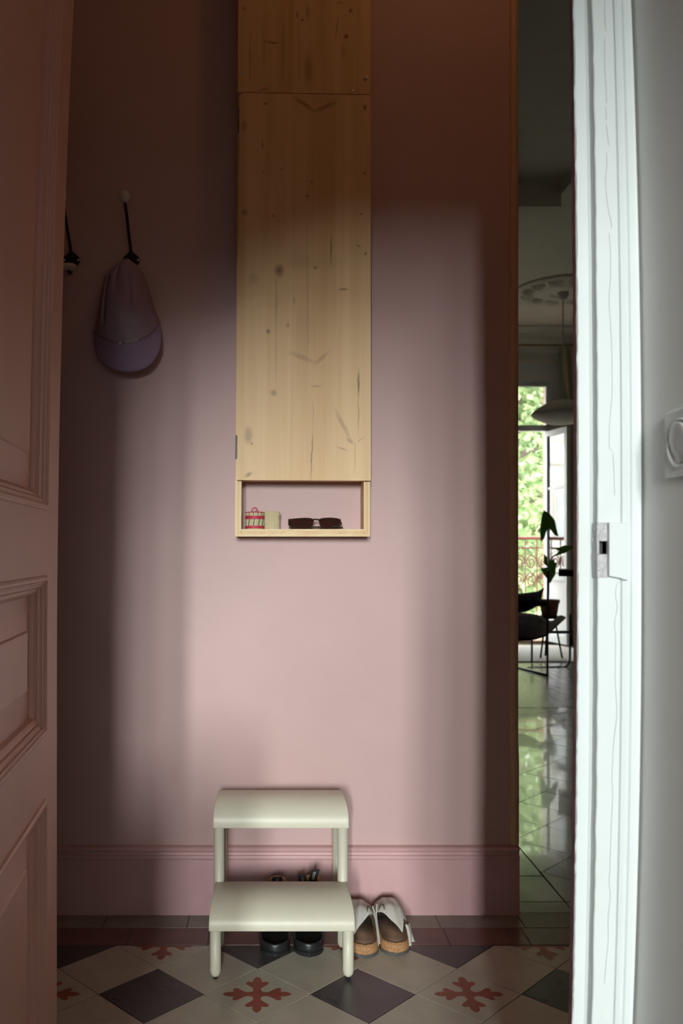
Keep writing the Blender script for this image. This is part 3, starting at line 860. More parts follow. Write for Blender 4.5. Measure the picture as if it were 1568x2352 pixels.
gy = 2.425
sg = tag(empty('sunglasses', (px_x(724, gy), gy, SHELF)), 'dark brown cat-eye sunglasses lying folded on the niche shelf', 'sunglasses')
def gp(u, v): return P(u, v, gy) + Vector((0, (v - 1202) * 0.00045 + 0.000004 * (u - 724) ** 2, 0))
def gpoly(lst, dy=0.0): return [gp(u, v) + Vector((0, dy, 0)) for u, v in lst]
def off(lst, c, s): return [(c[0] + (u - c[0]) * s, c[1] + (v - c[1]) * s) for u, v in lst]
lensL = [(668, 1194), (680, 1193), (700, 1192), (714, 1193), (719, 1197), (717, 1204), (710, 1210), (696, 1213), (682, 1212.5), (672, 1208), (667, 1201)]
lensR = [(733, 1196), (740, 1192.5), (760, 1191.5), (775, 1193), (780, 1196), (778, 1203), (771, 1209), (757, 1212.5), (743, 1211), (736, 1206)]
for ln, c in ((lensL, (693, 1202)), (lensR, (757, 1202))):
    sm = [(p.x, p.y) for p in spline([(u, v, 0) for u, v in ln + [ln[0]]], 4)][:-1]
    obj('lens', prism(gpoly(sm, 0.001), (0, 0.0015, 0)), 'lens', sg)
    outer = off(sm, c, 1.0)
    rim = []
    n = len(sm)
    for i in range(n):
        a = Vector((sm[(i + 1) % n][0] - sm[i - 1][0], sm[(i + 1) % n][1] - sm[i - 1][1])).normalized()
        nrm = Vector((a.y, -a.x))
        if (Vector(sm[i]) + nrm - Vector(c)).length < (Vector(sm[i]) - Vector(c)).length: nrm = -nrm
        wdt = 2.6 if sm[i][1] < 1197 else 1.3
        o1 = Vector(sm[i]) + nrm * wdt; o2 = Vector(sm[i]) - nrm * 0.8
        q1, q2 = gp(o1.x, o1.y), gp(o2.x, o2.y)
        rim.append([q1, q1 + Vector((0, 0.0035, 0)), q2 + Vector((0, 0.0035, 0)), q2 + Vector((0, -0.0005, 0))])
    obj('rim', grid(rim, close_u=True, close_v=True), 'frame_shell', sg, smooth=False)
obj('bridge', tube(spline([P(717, 1194, gy), P(722, 1193, gy - .001), P(727, 1193, gy - .001), P(735, 1194, gy)], 4), 0.0022, 8), 'frame_shell', sg)
obj('end_piece', prism(gpoly([(662, 1192), (668, 1191), (670, 1199), (664, 1201), (661.5, 1197)]), (0, 0.006, 0)), 'frame_shell', sg, bevel=0.001)
obj('end_piece', prism(gpoly([(777, 1191), (783, 1192), (784, 1197), (781, 1203), (776, 1200)]), (0, 0.006, 0)), 'frame_shell', sg, bevel=0.001)
obj('temple', tube(spline([P(664, 1199, gy + .006), P(666, 1207, gy + .012) , P(690, 1211, gy + .02), P(740, 1211, gy + .024), P(787, 1212, gy + .026)], 5), 0.0026, 8), 'frame_shell', sg)
obj('temple', tube(spline([P(782, 1199, gy + .006), P(780, 1207, gy + .010), P(750, 1210, gy + .014), P(705, 1211, gy + .016), P(664, 1212, gy + .014)], 5), 0.0026, 8), 'frame_shell', sg)

# ------------------------------------------------------------------ coat hooks and cap
def coat_hook(X, Z, label):
    t = tag(empty('coat_hook', (X, WALL, Z)), label, 'hook', 'porcelain-tipped coat hooks on the pink wall')
    s = 0.00125
    pl = [(-20, -6), (-18, 3), (-8, 12), (0, 15), (8, 12), (18, 3), (20, -6), (15, -15), (0, -20), (-15, -15)]
    obj('back_plate', prism([(X + a * s, WALL - 0.006, Z + b * s) for a, b in pl], (0, 0.0058, 0)), 'iron', t, bevel=0.0015)
    for sg_ in (-1, 1):
        obj('screw', lathe((X + sg_ * 16 * s, WALL - 0.006, Z - 4 * s), [(0.0034, -0.001), (0.0034, 0.0012), (0.0012, 0.0020)], 12, axis='y'), 'steel', t)
    arm_pts = [(X, WALL - 0.006, Z + 0.004), (X, WALL - 0.022, Z + 0.030), (X, WALL - 0.055, Z + 0.062), (X, WALL - 0.085, Z + 0.095), (X, WALL - 0.119, Z + 0.122)]
    obj('upper_arm', tube(spline(arm_pts, 6), [0.0065] * 4 + [0.0045] * 21, 10), 'iron', t, smooth=True)
    c = Vector((X, WALL - 0.121, Z + 0.133))
    obj('upper_knob', lathe(c, [(0.006, -0.0175), (0.0085, -0.0165), (0.0128, -0.010), (0.0152, -0.001), (0.0148, 0.005), (0.0115, 0.0105), (0.006, 0.0135), (0.0005, 0.0143)], 24), 'porcelain', t, smooth=True)
    lo = [(X, WALL - 0.006, Z - 0.014), (X, WALL - 0.018, Z - 0.044), (X, WALL - 0.034, Z - 0.047), (X, WALL - 0.042, Z - 0.042)]
    obj('lower_arm', tube(spline(lo, 5), 0.0055, 10), 'iron', t, smooth=True)
    c2 = Vector((X, WALL - 0.044, Z - 0.038))
    obj('lower_knob', lathe(c2, [(0.008, -0.008), (0.020, -0.006), (0.0255, 0.000), (0.0235, 0.0055), (0.013, 0.0085), (0.0005, 0.0095)], 24), 'porcelain', t, smooth=True)
    return t
HZ = 1.889
coat_hook(-0.394, HZ, 'black iron coat hook with white porcelain knobs, cap hanging on it')
coat_hook(-0.566, HZ, 'black iron coat hook with porcelain knobs, bare, beside open door')

CYC = 2.452
cap = tag(empty('baseball_cap', (P(296, 860, CYC).x, CYC, P(296, 860, CYC).z)), 'mauve soft cap with lilac brim hanging by its crown', 'cap')
# crown: left and right silhouette per height, bulging towards the room
sil = [(612, 292, 306), (614, 276, 318), (622, 258, 327), (640, 243, 333), (670, 236, 341), (700, 232, 348), (725, 228, 353), (745, 224, 358), (760, 221, 363), (778, 226, 360), (790, 240, 345)]
def sil_at(v):
    for (a, b) in zip(sil[:-1], sil[1:]):
        if a[0] <= v <= b[0]:
            t = (v - a[0]) / (b[0] - a[0]); return a[1] + t * (b[1] - a[1]), a[2] + t * (b[2] - a[2])
    return sil[-1][1:]
def lower_edge(s):  # s 0..1 left to right: pixel of the seam between crown and brim
    pts = spline([(218, 762, 0), (235, 783, 0), (262, 798, 0), (296, 803, 0), (328, 794, 0), (352, 775, 0), (366, 748, 0)], 8)
    f = s * (len(pts) - 1); i = min(int(f), len(pts) - 2)
    return pts[i].lerp(pts[i + 1], f - i)
NV, NS = 26, 48
rows = []
folds = [(0.26, 0.022, 0.026, 0.04, 0.85), (0.42, 0.018, 0.012, 0.02, 0.42), (0.60, 0.02, 0.006, 0.05, 0.75), (0.80, 0.015, 0.004, 0.15, 0.9), (0.14, 0.03, 0.004, 0.2, 0.9)]
for i in range(NV + 1):
    tv = i / NV
    row = []
    for j in range(NS + 1):
        s = j / NS
        le = lower_edge(s)
        ang = PI * (1 - s)
        # straight blend between the top ridge and the seam
        vtop = 606 + 12 * (2 * s - 1) ** 2
        v = vtop + (le.y - vtop) * tv
        a, b = sil_at(min(max(612 + (778 - 612) * tv, 612), 778))
        u = (a + b) / 2 - (b - a) / 2 * math.cos(PI * s) if tv < 0.999 else le.x
        if tv > 0.8:
            w = (tv - 0.8) / 0.2
            u = u * (1 - w) + le.x * w
        depth = (0.046 + 0.036 * min(1, tv * 1.9)) * math.sin(PI * s) ** 0.8
        depth *= 1.0 - 0.22 * max(0, (tv - .7) / .3)
        for (fs, fw, fd, t0, t1) in folds:
            k = max(0, 1 - ((s - fs - 0.03 * (tv - .5)) / fw) ** 2 * 0.5)
            win = max(0, min(1, (tv - t0) * 6, (t1 - tv) * 5))
            depth -= fd * k * k * win
        depth += 0.0015 * math.sin(9 * s + 13 * tv) + 0.001 * math.sin(31 * s - 9 * tv)
        row.append(P(u, v, CYC) + Vector((0, -depth, 0)) if depth > 0 else P(u, v, CYC))
    rows.append(row)
crown = obj('crown', grid(rows), 'cap', cap, smooth=True, solid=0.0016)
# dark inner band that shows as a rim behind the crown, left side
# brim
bo = spline([(216, 762, 0), (222, 806, 0), (234, 832, 0), (256, 851, 0), (290, 860.5, 0), (325, 857, 0), (352, 841, 0), (368, 812, 0), (372, 778, 0), (366, 748, 0)], 6)
NB = 48
rows = []
for i in range(9):
    t = i / 8
    row = []
    for j in range(NB + 1):
        s = j / NB
        a = lower_edge(s)
        f = s * (len(bo) - 1); k = min(int(f), len(bo) - 2); b = bo[k].lerp(bo[k + 1], f - k)
        q = a.lerp(b, t)
        d = (0.062 * math.sin(PI * s) ** 0.8) * (1 - 0.45 * t) + 0.004
        row.append(P(q.x, q.y, CYC) + Vector((0, -d, 0)))
    rows.append(row)
obj('brim', grid(rows), 'brim', cap, smooth=True, solid=0.003)
def text_mesh(name, body, size, m, parent, origin, xdir, zdir, depth=0.0003, align='LEFT'):
    cu = bpy.data.curves.new(name, 'FONT')
    cu.body = body; cu.size = size; cu.align_x = align; cu.resolution_u = 3
    tmp = bpy.data.objects.new(name, cu); COL.objects.link(tmp)
    dg = bpy.context.evaluated_depsgraph_get()
    me = bpy.data.meshes.new_from_object(tmp.evaluated_get(dg))
    V = [Vector(origin) + Vector(xdir) * v.co.x + Vector(zdir) * v.co.y for v in me.vertices]
    Fc = [tuple(p.vertices) for p in me.polygons]
    bpy.data.objects.remove(tmp, do_unlink=True)
    return obj(name, (V, Fc), m, parent, solid=depth)
lo = P(281, 790, CYC - 0.071)
xd = Vector((0.985, 0.0, 0.17)).normalized()
zd = Vector((-0.15, 0.12, 0.98)).normalized()
text_mesh('printed_word', 'TERREX', 0.0115, 'cap_print', crown, lo + Vector((0.006, -0.002, 0.0)), xd, zd)
tri = [lo + xd * a * 0.001 + zd * b * 0.001 + Vector((-0.0045, -0.002, 0)) for a, b in ((-6, 0), (4, 0), (-1, 7))]
obj('printed_mark', prism(tri, (0, 0.0003, 0)), 'cap_print', crown)

# ------------------------------------------------------------------ two-step stool
st = tag(empty('step_stool', (0.034, 2.25, 0)), 'beige two-step stool with rounded treads and round legs', 'stool')
def tread(name, x0, x1, yf, yr, yb, zlip, ztop, zback, m='stool'):
    """arched sheet: short vertical front lip, big round up to a ridge, then gently down to the back"""
    prof = [(yf, zlip), (yf, zlip + 0.006)]
    for k in range(15):
        a = PI / 2 * k / 14
        prof.append((yr - (yr - yf) * math.cos(a), zlip + 0.010 + (ztop - zlip - 0.010) * math.sin(a)))
    for k in range(1, 7):
        a = PI / 2 * k / 6
        prof.append((yr + (yb - yr) * math.sin(a), zback + (ztop - zback) * math.cos(a)))
    rows = []
    for i, (y, z) in enumerate(prof):
        e = 0.007 * min(1.0, max(0, i - 3) / 12) ** 2
        rows.append([(x, y, z) for x in (x0 + e, x0 + e + 0.004, (x0 + x1) / 2, x1 - e - 0.004, x1 - e)])
    return obj(name, grid(rows), m, st, smooth=True, solid=0.005, solid_off=-1, bevel=0.0018)
SX0, SX1 = -0.1435, 0.2115
LZ0 = EYE - (2140 - PY) / F * 2.085
tread('lower_tread', SX0, SX1, 2.085, 2.190, 2.300, LZ0, 0.1885, 0.140)
UZ0 = EYE - (1903 - PY) / F * 2.238
tread('upper_tread', SX0 + 0.0005, SX1 - 0.0005, 2.238, 2.318, 2.452, UZ0, 0.3905, 0.335)
def leg(x, y, z1):
    r = 0.0138
    prof = [(0.0003, 0.006), (r * .55, 0.0072), (r * .85, 0.012), (r, 0.020), (r, z1)]
    l = obj('leg', lathe((x, y, 0), prof, 20), 'stool', st, smooth=True)
    obj('foot_cap', lathe((x, y, 0), [(0.0045, 0.0), (0.0055, 0.001), (0.0055, 0.009)], 12), 'rubber', l)
XL, XR = -0.1283, 0.1963
for xx in (XL, XR):
    leg(xx, 2.104, LZ0 + 0.012)
    leg(xx, 2.2575, UZ0 + 0.012)
    leg(xx, 2.428, 0.325)
for (y, z) in ((2.428, 0.30),):
    obj('cross_bar', tube([(XL, y, z), (XR, y, z)], 0.007, 12), 'stool', st, smooth=True)

# ------------------------------------------------------------------ shoes
def shoe_outline(L, wh, wb, n=28, toe_in=0.0):
    """right-hand outline: for s in 0..1 heel to toe -> (left, right) half widths and centre shift"""
    pts = []
    for i in range(n + 1):
        s = i / n
        env = math.sin(min(1, s / 0.16) * PI / 2) ** 0.6 * math.sin(min(1, (1 - s) / 0.26) * PI / 2) ** 0.6
        w = wh + (wb - wh) * (0.5 - 0.5 * math.cos(PI * min(1, s / 0.68)))
        pts.append((s, w * max(env, 0.0), toe_in * s))
    return pts
def shoe_frame(x, y, ang):
    c, s_ = math.cos(ang), math.sin(ang)
    return lambda a, b, z: Vector((x + a * c + b * s_, y - a * s_ + b * c, z))     # a across, b along (away from camera)
def sole_layer(fr, L, wh, wb, z0f, z1f, grow=0.0, n=28):
    ol = shoe_outline(L, wh + grow, wb + grow, n)
    left = [(-w, s * L) for s, w, _ in ol]; right = [(w, s * L) for s, w, _ in reversed(ol)]
    ring = left + right[1:-1]
    b = [fr(a, d, z0f(d / L)) for a, d in ring]; t = [fr(a, d, z1f(d / L)) for a, d in ring]
    return grid([b, t], close_u=True, cap=True)

def clog(x, y, ang, mirror, label):
    t = tag(empty('clog', (x, y, 0)), label, 'shoe', 'pair of pale nubuck clogs')
    fr0 = shoe_frame(x, y, ang)
    fr = (lambda a, b, z: fr0(-a, b, z)) if mirror else fr0
    L, wh, wb = 0.236, 0.0375, 0.0410
    obj('outsole', sole_layer(fr, L, wh, wb, lambda s: 0.0, lambda s: 0.008, 0.0005), 'sole_grey', t, bevel=0.001)
    obj('cork_midsole', sole_layer(fr, L, wh, wb, lambda s: 0.008, lambda s: 0.0205 - 0.002 * s, -0.0005), 'cork', t, bevel=0.0015)
    # raised rim and hollow footbed
    ol = shoe_outline(L, wh - 0.001, wb - 0.001)
    rows = []
    for f_, dz in ((1.0, 0.0), (0.97, 0.0055), (0.90, 0.004), (0.78, -0.0035), (0.5, -0.0055), (0.02, -0.006)):
        ring = [(-w * f_, (0.5 + (s - 0.5) * (1 - (1 - f_) * .22)) * L) for s, w, _ in ol] + [(w * f_, (0.5 + (s - 0.5) * (1 - (1 - f_) * .22)) * L) for s, w, _ in reversed(ol)][1:-1]
        rows.append([fr(a, b, (0.019 if f_ == 1.0 else 0.029 - 0.004 * b / L) + dz) for a, b in ring])
    obj('footbed', grid(rows[2:], close_u=True, cap=True), 'insole', t, smooth=True)
    obj('footbed_rim', grid(rows[:3], close_u=True), 'cork', t, smooth=True)
    # vamp
    NT, NL = 30, 16
    rows = []
    for i in range(NT + 1):
        th = i / NT
        c = math.cos(PI * (1 - th)); sn = math.sin(PI * th)
        # where the leather ends towards the heel: side wings reach back, throat is scooped, one flap hangs lower
        back = 0.52 - 0.30 * max(0.0, (th - 0.16) / 0.54 if th < 0.70 else max(0.0, 1 - (th - 0.70) / 0.10) * 0.7 + 0.3) - 0.24 * max(0, 1 - th / 0.10)
        row = []
        for k in range(NL + 1):
            s = back + (0.995 - back) * k / NL
            env = math.sin(min(1, (1 - s) / 0.26) * PI / 2) ** 0.6
            w = (wh + (wb - wh) * (0.5 - 0.5 * math.cos(PI * min(1, s / 0.68)))) * max(env, 0.06) + 0.002
            h = 0.083 - 0.018 * max(0, (s - 0.55) / 0.45) ** 1.5
            h = (h - 0.026) * max(env, 0.05) ** 0.8
            z = 0.020 + (h + 0.006) * sn ** 0.62
            if s < 0.52: z = z + (0.036 - z) * min(1.0, (0.52 - s) / 0.30) ** 1.15
            z += 0.0022 * math.sin(14 * s + 5 * th) * sn + 0.0016 * math.sin(29 * th + 11 * s) * sn
            row.append(fr(c * w * 1.0, s * L, z))
        rows.append(row)
    vamp = obj('upper', grid(rows), 'suede', t, smooth=True, solid=0.0028, subsurf=1)
    # lace loop over the throat
    def on_vamp(th, s, lift=0.003):
        c = math.cos(PI * (1 - th)); sn = math.sin(PI * th)
        w = (wh + (wb - wh) * (0.5 - 0.5 * math.cos(PI * min(1, s / 0.68)))) + 0.002
        return fr(c * w * 1.04, s * L, 0.020 + (0.063) * sn ** 0.62 + lift)
    obj('lace', tube(spline([on_vamp(.36, .47, -.016), on_vamp(.36, .47), on_vamp(.33, .55, .004), on_vamp(.27, .52, .003), on_vamp(.24, .46, -.01)], 6), 0.0014, 8), 'lace', t)
    # thin piping strap down the inner side to the heel
    obj('side_piping', tube(spline([fr(-wb * .86, L * .56, .080), fr(-wb * .97, L * .46, .062), fr(-wh * 1.06, L * .30, .038), fr(-wh * 1.02, L * .17, .014)], 6), 0.0022, 8), 'suede', t, smooth=True)
    if not mirror:
        obj('strap_seam', tube(spline([fr(wb * .72, L * .30, .060), fr(wb * .88, L * .31, .054), fr(wb * 1.04, L * .36, .053)], 5), 0.0016, 8), 'lace', t)
        for q, (a0, b0, z0, a1, b1, z1, a2, b2, z2) in enumerate(((.90, .30, .052, 1.00, .24, .036, 0.98, .16, .010), (1.02, .34, .050, 1.14, .30, .028, 1.30, .26, .010))):
            rows = []
            for p in spline([(wb * a0, L * b0, z0), (wb * a1, L * b1, z1), (wb * a2, L * b2, z2)], 6):
                rows.append([fr(p.x - 0.005, p.y - 0.001, p.z + .001), fr(p.x, p.y, p.z), fr(p.x + 0.005, p.y + 0.003, p.z - .001)])
            obj('strap_end', grid(rows), 'suede', t, smooth=True, solid=0.002)
    return t
clog(0.3320, 2.218, math.radians(0.6), False, 'pale grey nubuck clog with cork sole and hanging strap ends')
clog(0.2500, 2.206, math.radians(-0.3), True, 'pale grey nubuck clog with cork sole, half behind stool leg')

def sandal(x, y, ang, mirror, tabs, label):
    t = tag(empty('sandal', (x, y, 0)), label, 'shoe', 'pair of black sandals')
    fr0 = shoe_frame(x, y, ang)
    fr = (lambda a, b, z: fr0(-a, b, z)) if mirror else fr0
    L, wh, wb = 0.240, 0.037, 0.0405
    obj('outsole', sole_layer(fr, L, wh, wb, lambda s: 0.0, lambda s: 0.012, 0.001), 'sole_black', t, bevel=0.003)
    ol = shoe_outline(L, wh, wb)
    rows = []
    for f_, z in ((0.985, .012), (1.0, .020), (0.99, .031), (0.95, .036), (0.86, .033), (0.5, .027), (0.03, .026)):
        ring = [(-w * f_, (0.5 + (s - 0.5) * (1 - (1 - f_) * .3)) * L) for s, w, _ in ol] + [(w * f_, (0.5 + (s - 0.5) * (1 - (1 - f_) * .3)) * L) for s, w, _ in reversed(ol)][1:-1]
        rows.append([fr(a, b, z + (0.012 * max(0, 1 - abs(a) / wb * 0) * 0)) for a, b in ring])
    obj('midsole', grid(rows, close_u=True, cap=True), 'sole_black', t, smooth=True)
    # closed instep shell rising from the footbed
    rows = []
    for k in range(13):
        s = 0.34 + 0.62 * k / 12
        env = math.sin(min(1, (1 - s) / 0.26) * PI / 2) ** 0.6
        w = (0.029 + 0.012 * min(1, (s - .34) / .3)) * max(env, .08)
        h = (0.098 - 0.066 * ((s - 0.34) / 0.62) ** 0.8) * max(env, .3) ** .5
        rows.append([fr(math.cos(PI * (1 - i / 16)) * w, s * L, 0.024 + h * math.sin(PI * i / 16) ** 0.6) for i in range(17)])
    obj('instep_shell', grid(rows), 'sole_black', t, smooth=True, solid=0.003)
    # side straps from the sole to the shell
    for sgn in (-1, 1):
        pts = spline([fr(sgn * wh * .98, L * .18, .026), fr(sgn * wh * 1.08, L * .30, .050), fr(sgn * wh * .95, L * .46, .085)], 6)
        rows = [[p + Vector((0, 0, -.008)), p + Vector((0, 0, .008))] for p in pts]
        obj('side_strap', grid(rows), 'black_web', t, smooth=True, solid=0.003)
    # lined ankle loop and the printed strap ends
    for kind, u0, u1, v0, v1, yy, lean in tabs:
        if kind == 'loop':
            rows = []
            cx = ((u0 + u1) / 2 - PX) / F * yy; hw = (u1 - u0) / 2 / F * yy
            zt = EYE - (v0 - PY) / F * yy
            for i in range(17):
                a = PI * i / 16
                px_, pz_ = cx + hw * math.cos(a), zt - 0.022 + 0.024 * math.sin(a) ** 0.4
                if i in (0, 16): pz_ = zt - 0.075
                rows.append([(px_, yy - 0.010, pz_ - .004), (px_, yy, pz_), (px_ , yy + 0.012, pz_ - .001)])
            obj('ankle_loop', grid(rows), 'gold_lining', t, smooth=True, solid=0.003)
            zb = zt - 0.020
            obj('loop_lining', grid([[(cx - hw * .92, yy, zt - .075), (cx + hw * .92, yy, zt - .075)], [(cx - hw * .92, yy, zb), (cx + hw * .92, yy, zb)], [(cx - hw * .6, yy, zt - .004), (cx + hw * .6, yy, zt - .004)]]), 'gold_lining', t, solid=0.003)
        else:
            rows = []
            for i in range(9):
                q = i / 8
                v = v1 + (v0 - v1) * q
                sh = lean * q * q
                a, b = P(u0 + sh, v, yy), P(u1 + sh, v - 1.0 * q, yy)
                dy = Vector((0, -0.006 * math.sin(q * 2.2), 0))
                rows.append([a + dy, b + dy])
            tb = obj('strap_tab', grid(rows), 'black_web', t, smooth=True, solid=0.003)
            n = 3 if (v1 - v0) < 22 else 6
            for col in ((0.36, 0.46), (0.54, 0.66)):
                for i in range(n):
                    q = 0.18 + 0.68 * i / n
                    v = v1 + (v0 - v1) * q
                    sh = lean * q * q
                    w = u1 - u0
                    dy = Vector((0, -0.006 * math.sin(q * 2.2) - 0.0022, 0))
                    hgt = 0.068 / n * (v1 - v0) * 6
                    pl = [P(u0 + sh + w * col[0], v, yy) + dy, P(u0 + sh + w * col[1], v, yy) + dy, P(u0 + sh + w * col[1], v - hgt, yy) + dy, P(u0 + sh + w * col[0], v - hgt, yy) + dy]
                    obj('strap_print', prism(pl, (0, 0.0006, 0)), 'print', tb)
    return t
sandal(0.0195, 2.206, math.radians(-1.0), True, [('loop', 618, 656, 2017, 2040, 2.35, 0), ('tab', 624, 646, 2012, 2036, 2.335, 2)],
       'black sandal under stool with one short printed strap end')
sandal(0.1060, 2.210, math.radians(1.0), False, [('loop', 702, 735, 2014, 2040, 2.36, 0), ('tab', 686, 704, 2008, 2040, 2.34, -2), ('tab', 709, 727, 1996, 2024, 2.352, 7)],
       'black sandal under stool with two tall printed strap ends')

# ------------------------------------------------------------------ low chest added unseen below the frame to shade the wall's lower left
blocker = tag(empty('shade_blocker', (-0.44, 0.58, 0)), 'plain wooden chest added unseen to shade the lower left of the pink wall', 'blocker')
obj('body', box(-0.62, -0.263, 0.44, 0.71, 0.03, 0.695), 'walnut', blocker, bevel=0.004)
obj('lid', box(-0.625, -0.258, 0.435, 0.715, 0.695, 0.722), 'walnut', blocker, bevel=0.004)
for xx in (-0.60, -0.285):
    for yy in (0.46, 0.69):
        obj('foot', lathe((xx, yy, 0), [(0.015, 0), (0.02, 0.01), (0.02, 0.03)], 12), 'walnut', blocker)

# ------------------------------------------------------------------ hallway ceiling lamp (above the frame)
hl = tag(empty('ceiling_lamp', (0.62, 1.75, CEIL)), 'small warm bulb lamp hanging under hallway ceiling', 'lamp')
obj('canopy', lathe((0.62, 1.75, CEIL), [(0.05, 0), (0.05, -0.02), (0.01, -0.035)], 20), 'lamp_metal', hl)
obj('socket', lathe((0.62, 1.75, CEIL), [(0.02, -0.03), (0.02, -0.10), (0.015, -0.11)], 20), 'lamp_metal', hl)
lp = light('ceiling_lamp_offscreen', 'POINT', (0.62, 1.75, CEIL - 0.22), (0, 0, 0), 2.2, (1.0, 0.50, 0.18), 0.04)

# ------------------------------------------------------------------ balcony window
win = struct(empty('window_1', ((WX0 + WX1) / 2, WY, 0)))
fz = WTOP
def wbox(name, x0, x1, y0, y1, z0, z1, m='white_gloss', bevel=0.004, parent=win): return obj(name, box(x0, x1, y0, y1, z0, z1), m, parent, bevel=bevel)
wbox('window_frame', WX0, WX0 + 0.05, WY + 0.03, WY + 0.10, 0, fz)
wbox('window_frame', WX1 - 0.045, WX1, WY + 0.03, WY + 0.10, 0, fz)
wbox('window_head', WX0 + 0.05, WX1 - 0.045, WY + 0.03, WY + 0.10, fz - 0.05, fz)
TRZ = EYE + (1262 - 983) / F * WY
wbox('transom_bar', WX0 + 0.05, WX1 - 0.045, WY + 0.02, WY + 0.10, TRZ - 0.03, TRZ + 0.035)
wbox('transom_pane', WX0 + 0.05, WX1 - 0.045, WY + 0.062, WY + 0.066, TRZ + 0.035, fz - 0.05, 'glass', 0)
wbox('casing_head', WX0 - 0.1, WX1 + 0.06, WY - 0.03, WY + 0.001, 3.075, 3.13)
wbox('sill', WX0, WX1, WY + 0.02, WY + 0.30, 0, 0.03, 'balcony')
# casement leaf standing open into the room
lh = Vector((WX1 - 0.05, WY + 0.03, 0)); lf = Vector((3.205, 9.17, 0))
ld = (lf - lh).normalized(); ln_ = Vector((ld.y, -ld.x, 0)); LW = (lf - lh).length
leaf = struct(empty('window_2', lh))
def lbox(name, a0, a1, z0, z1, th=0.022, m='white_gloss', c=0.0):
    pts = [lh + ld * a + ln_ * (c + s) for a, s in ((a0, -th), (a1, -th), (a1, th), (a0, th))]
    return obj(name, prism([(p.x, p.y, z0) for p in pts], (0, 0, z1 - z0)), m, leaf, bevel=0.003 if th > .01 else 0)
LT = TRZ - 0.04
lbox('stile', 0, 0.055, 0.03, LT); lbox('stile', LW - 0.055, LW, 0.03, LT)
lbox('rail', 0.055, LW - 0.055, LT - 0.06, LT); lbox('rail', 0.055, LW - 0.055, 0.03, 0.12)
midz = EYE - (1325 - PY) / F * 9.4
lbox('rail', 0.055, LW - 0.055, midz - 0.04, midz + 0.03)
lbox('glazing_bar', 0.055, LW - 0.055, EYE + (PY - 1120) / F * 9.4 - .012, EYE + (PY - 1120) / F * 9.4 + .012, 0.012)
lbox('pane', 0.055, LW - 0.055, midz + 0.03, LT - 0.06, 0.002, 'glass')
lbox('panel', 0.055, LW - 0.055, 0.12, midz - 0.04, 0.008)

# curtain at the right of the window
cur = []
for z in zs_fine(0.02, 3.28, 16):
    row = []
    xl = 3.27 - 0.06 * max(0, (z - 2.6) / 0.68)
    for k in range(41):
        q = k / 40
        row.append((xl + q * 0.42, WY - 0.13 + 0.035 * math.sin(q * 2 * PI * 6) , z))
    cur.append(row)
cu_ = tag(empty('curtain', (3.48, WY - 0.13, 0.02)), 'cream linen curtain drawn aside at the balcony window', 'curtain')
obj('cloth', grid(cur), 'curtain', cu_, smooth=True, solid=0.003)
obj('rod', tube([(2.0, WY - 0.13, 3.30), (3.75, WY - 0.13, 3.30)], 0.012, 10), 'lamp_metal', cu_)

# ------------------------------------------------------------------ pendant lamp with flat shade and ceiling rose
LPX, LPY = 2.78, 8.1
pen = tag(empty('pendant_lamp', (LPX, LPY, CEIL)), 'flat off-white disc pendant lamp hanging in the living room', 'lamp')
zs = EYE + (PY - 947) / F * LPY
obj('ceiling_cup', lathe((LPX, LPY, CEIL), [(0.05, -0.03), (0.05, -0.06), (0.035, -0.09), (0.008, -0.10)], 24), 'shade', pen, smooth=True)
obj('cord', tube([(LPX, LPY, CEIL - 0.09), (LPX, LPY, zs + 0.10)], 0.006, 8), 'shade', pen)
obj('shade', lathe((LPX, LPY, zs), [(0.012, 0.125), (0.06, 0.118), (0.14, 0.095), (0.22, 0.050), (0.27, 0.012), (0.292, -0.012), (0.285, -0.030), (0.24, -0.062), (0.15, -0.098), (0.07, -0.112), (0.03, -0.114)], 48), 'shade', pen, smooth=True)
rose = tag(empty('ceiling_rose', (LPX, LPY, CEIL)), 'moulded plaster ceiling rose above the pendant lamp', 'ceiling rose')
obj('disc', lathe((LPX, LPY, CEIL), [(0.46, 0), (0.46, -0.02), (0.42, -0.035), (0.38, -0.02), (0.28, -0.018), (0.22, -0.045), (0.12, -0.05), (0.10, -0.03), (0.01, -0.03)], 48), 'ceiling', rose)
for k in range(12):
    a = 2 * PI * k / 12
    c = Vector((LPX + 0.33 * math.cos(a), LPY + 0.33 * math.sin(a), CEIL - 0.02))
    obj('acanthus', lathe(c, [(0.07, 0.0), (0.06, -0.02), (0.035, -0.045), (0.002, -0.05)], 10), 'ceiling', rose, smooth=True)

# ------------------------------------------------------------------ living-room furniture seen through the gap
rug = tag(obj('rug', box(1.2, 3.9, 8.0, 9.35, 0.0, 0.010), 'rug', origin=(2.5, 8.6, 0)), 'pale wool rug in front of the balcony window', 'rug')

ch = tag(empty('sling_chair', (2.45, 7.4, 0)), 'dark leather sling chair on thin black tube frame', 'chair')
r_ = 0.0095
f1 = Vector((2.317, 7.13, r_)); f2 = Vector((2.715, 7.72, r_)); f3 = Vector((1.72, 7.25, r_)); f4 = Vector((1.95, 7.95, r_))
obj('front_post', tube(spline([f1, f1 + Vector((0, 0, .02)), P(1257, 1450, 7.13), P(1258, 1310, 7.13)], 4), r_, 8), 'iron', ch)
obj('rear_post', tube(spline([P(1280, 1532, 7.66), P(1296, 1532, 7.68), P(1306, 1522, 7.70), P(1308.5, 1500, 7.72), P(1309, 1411, 7.72)], 5), r_, 8), 'iron', ch)
obj('floor_runner', tube([P(1210, 1534, 7.65), P(1282, 1532.5, 7.66)], r_, 8), 'iron', ch)
obj('floor_runner', tube([f1, P(1170, 1530, 7.75)], r_ * 1.4, 8), 'iron', ch)
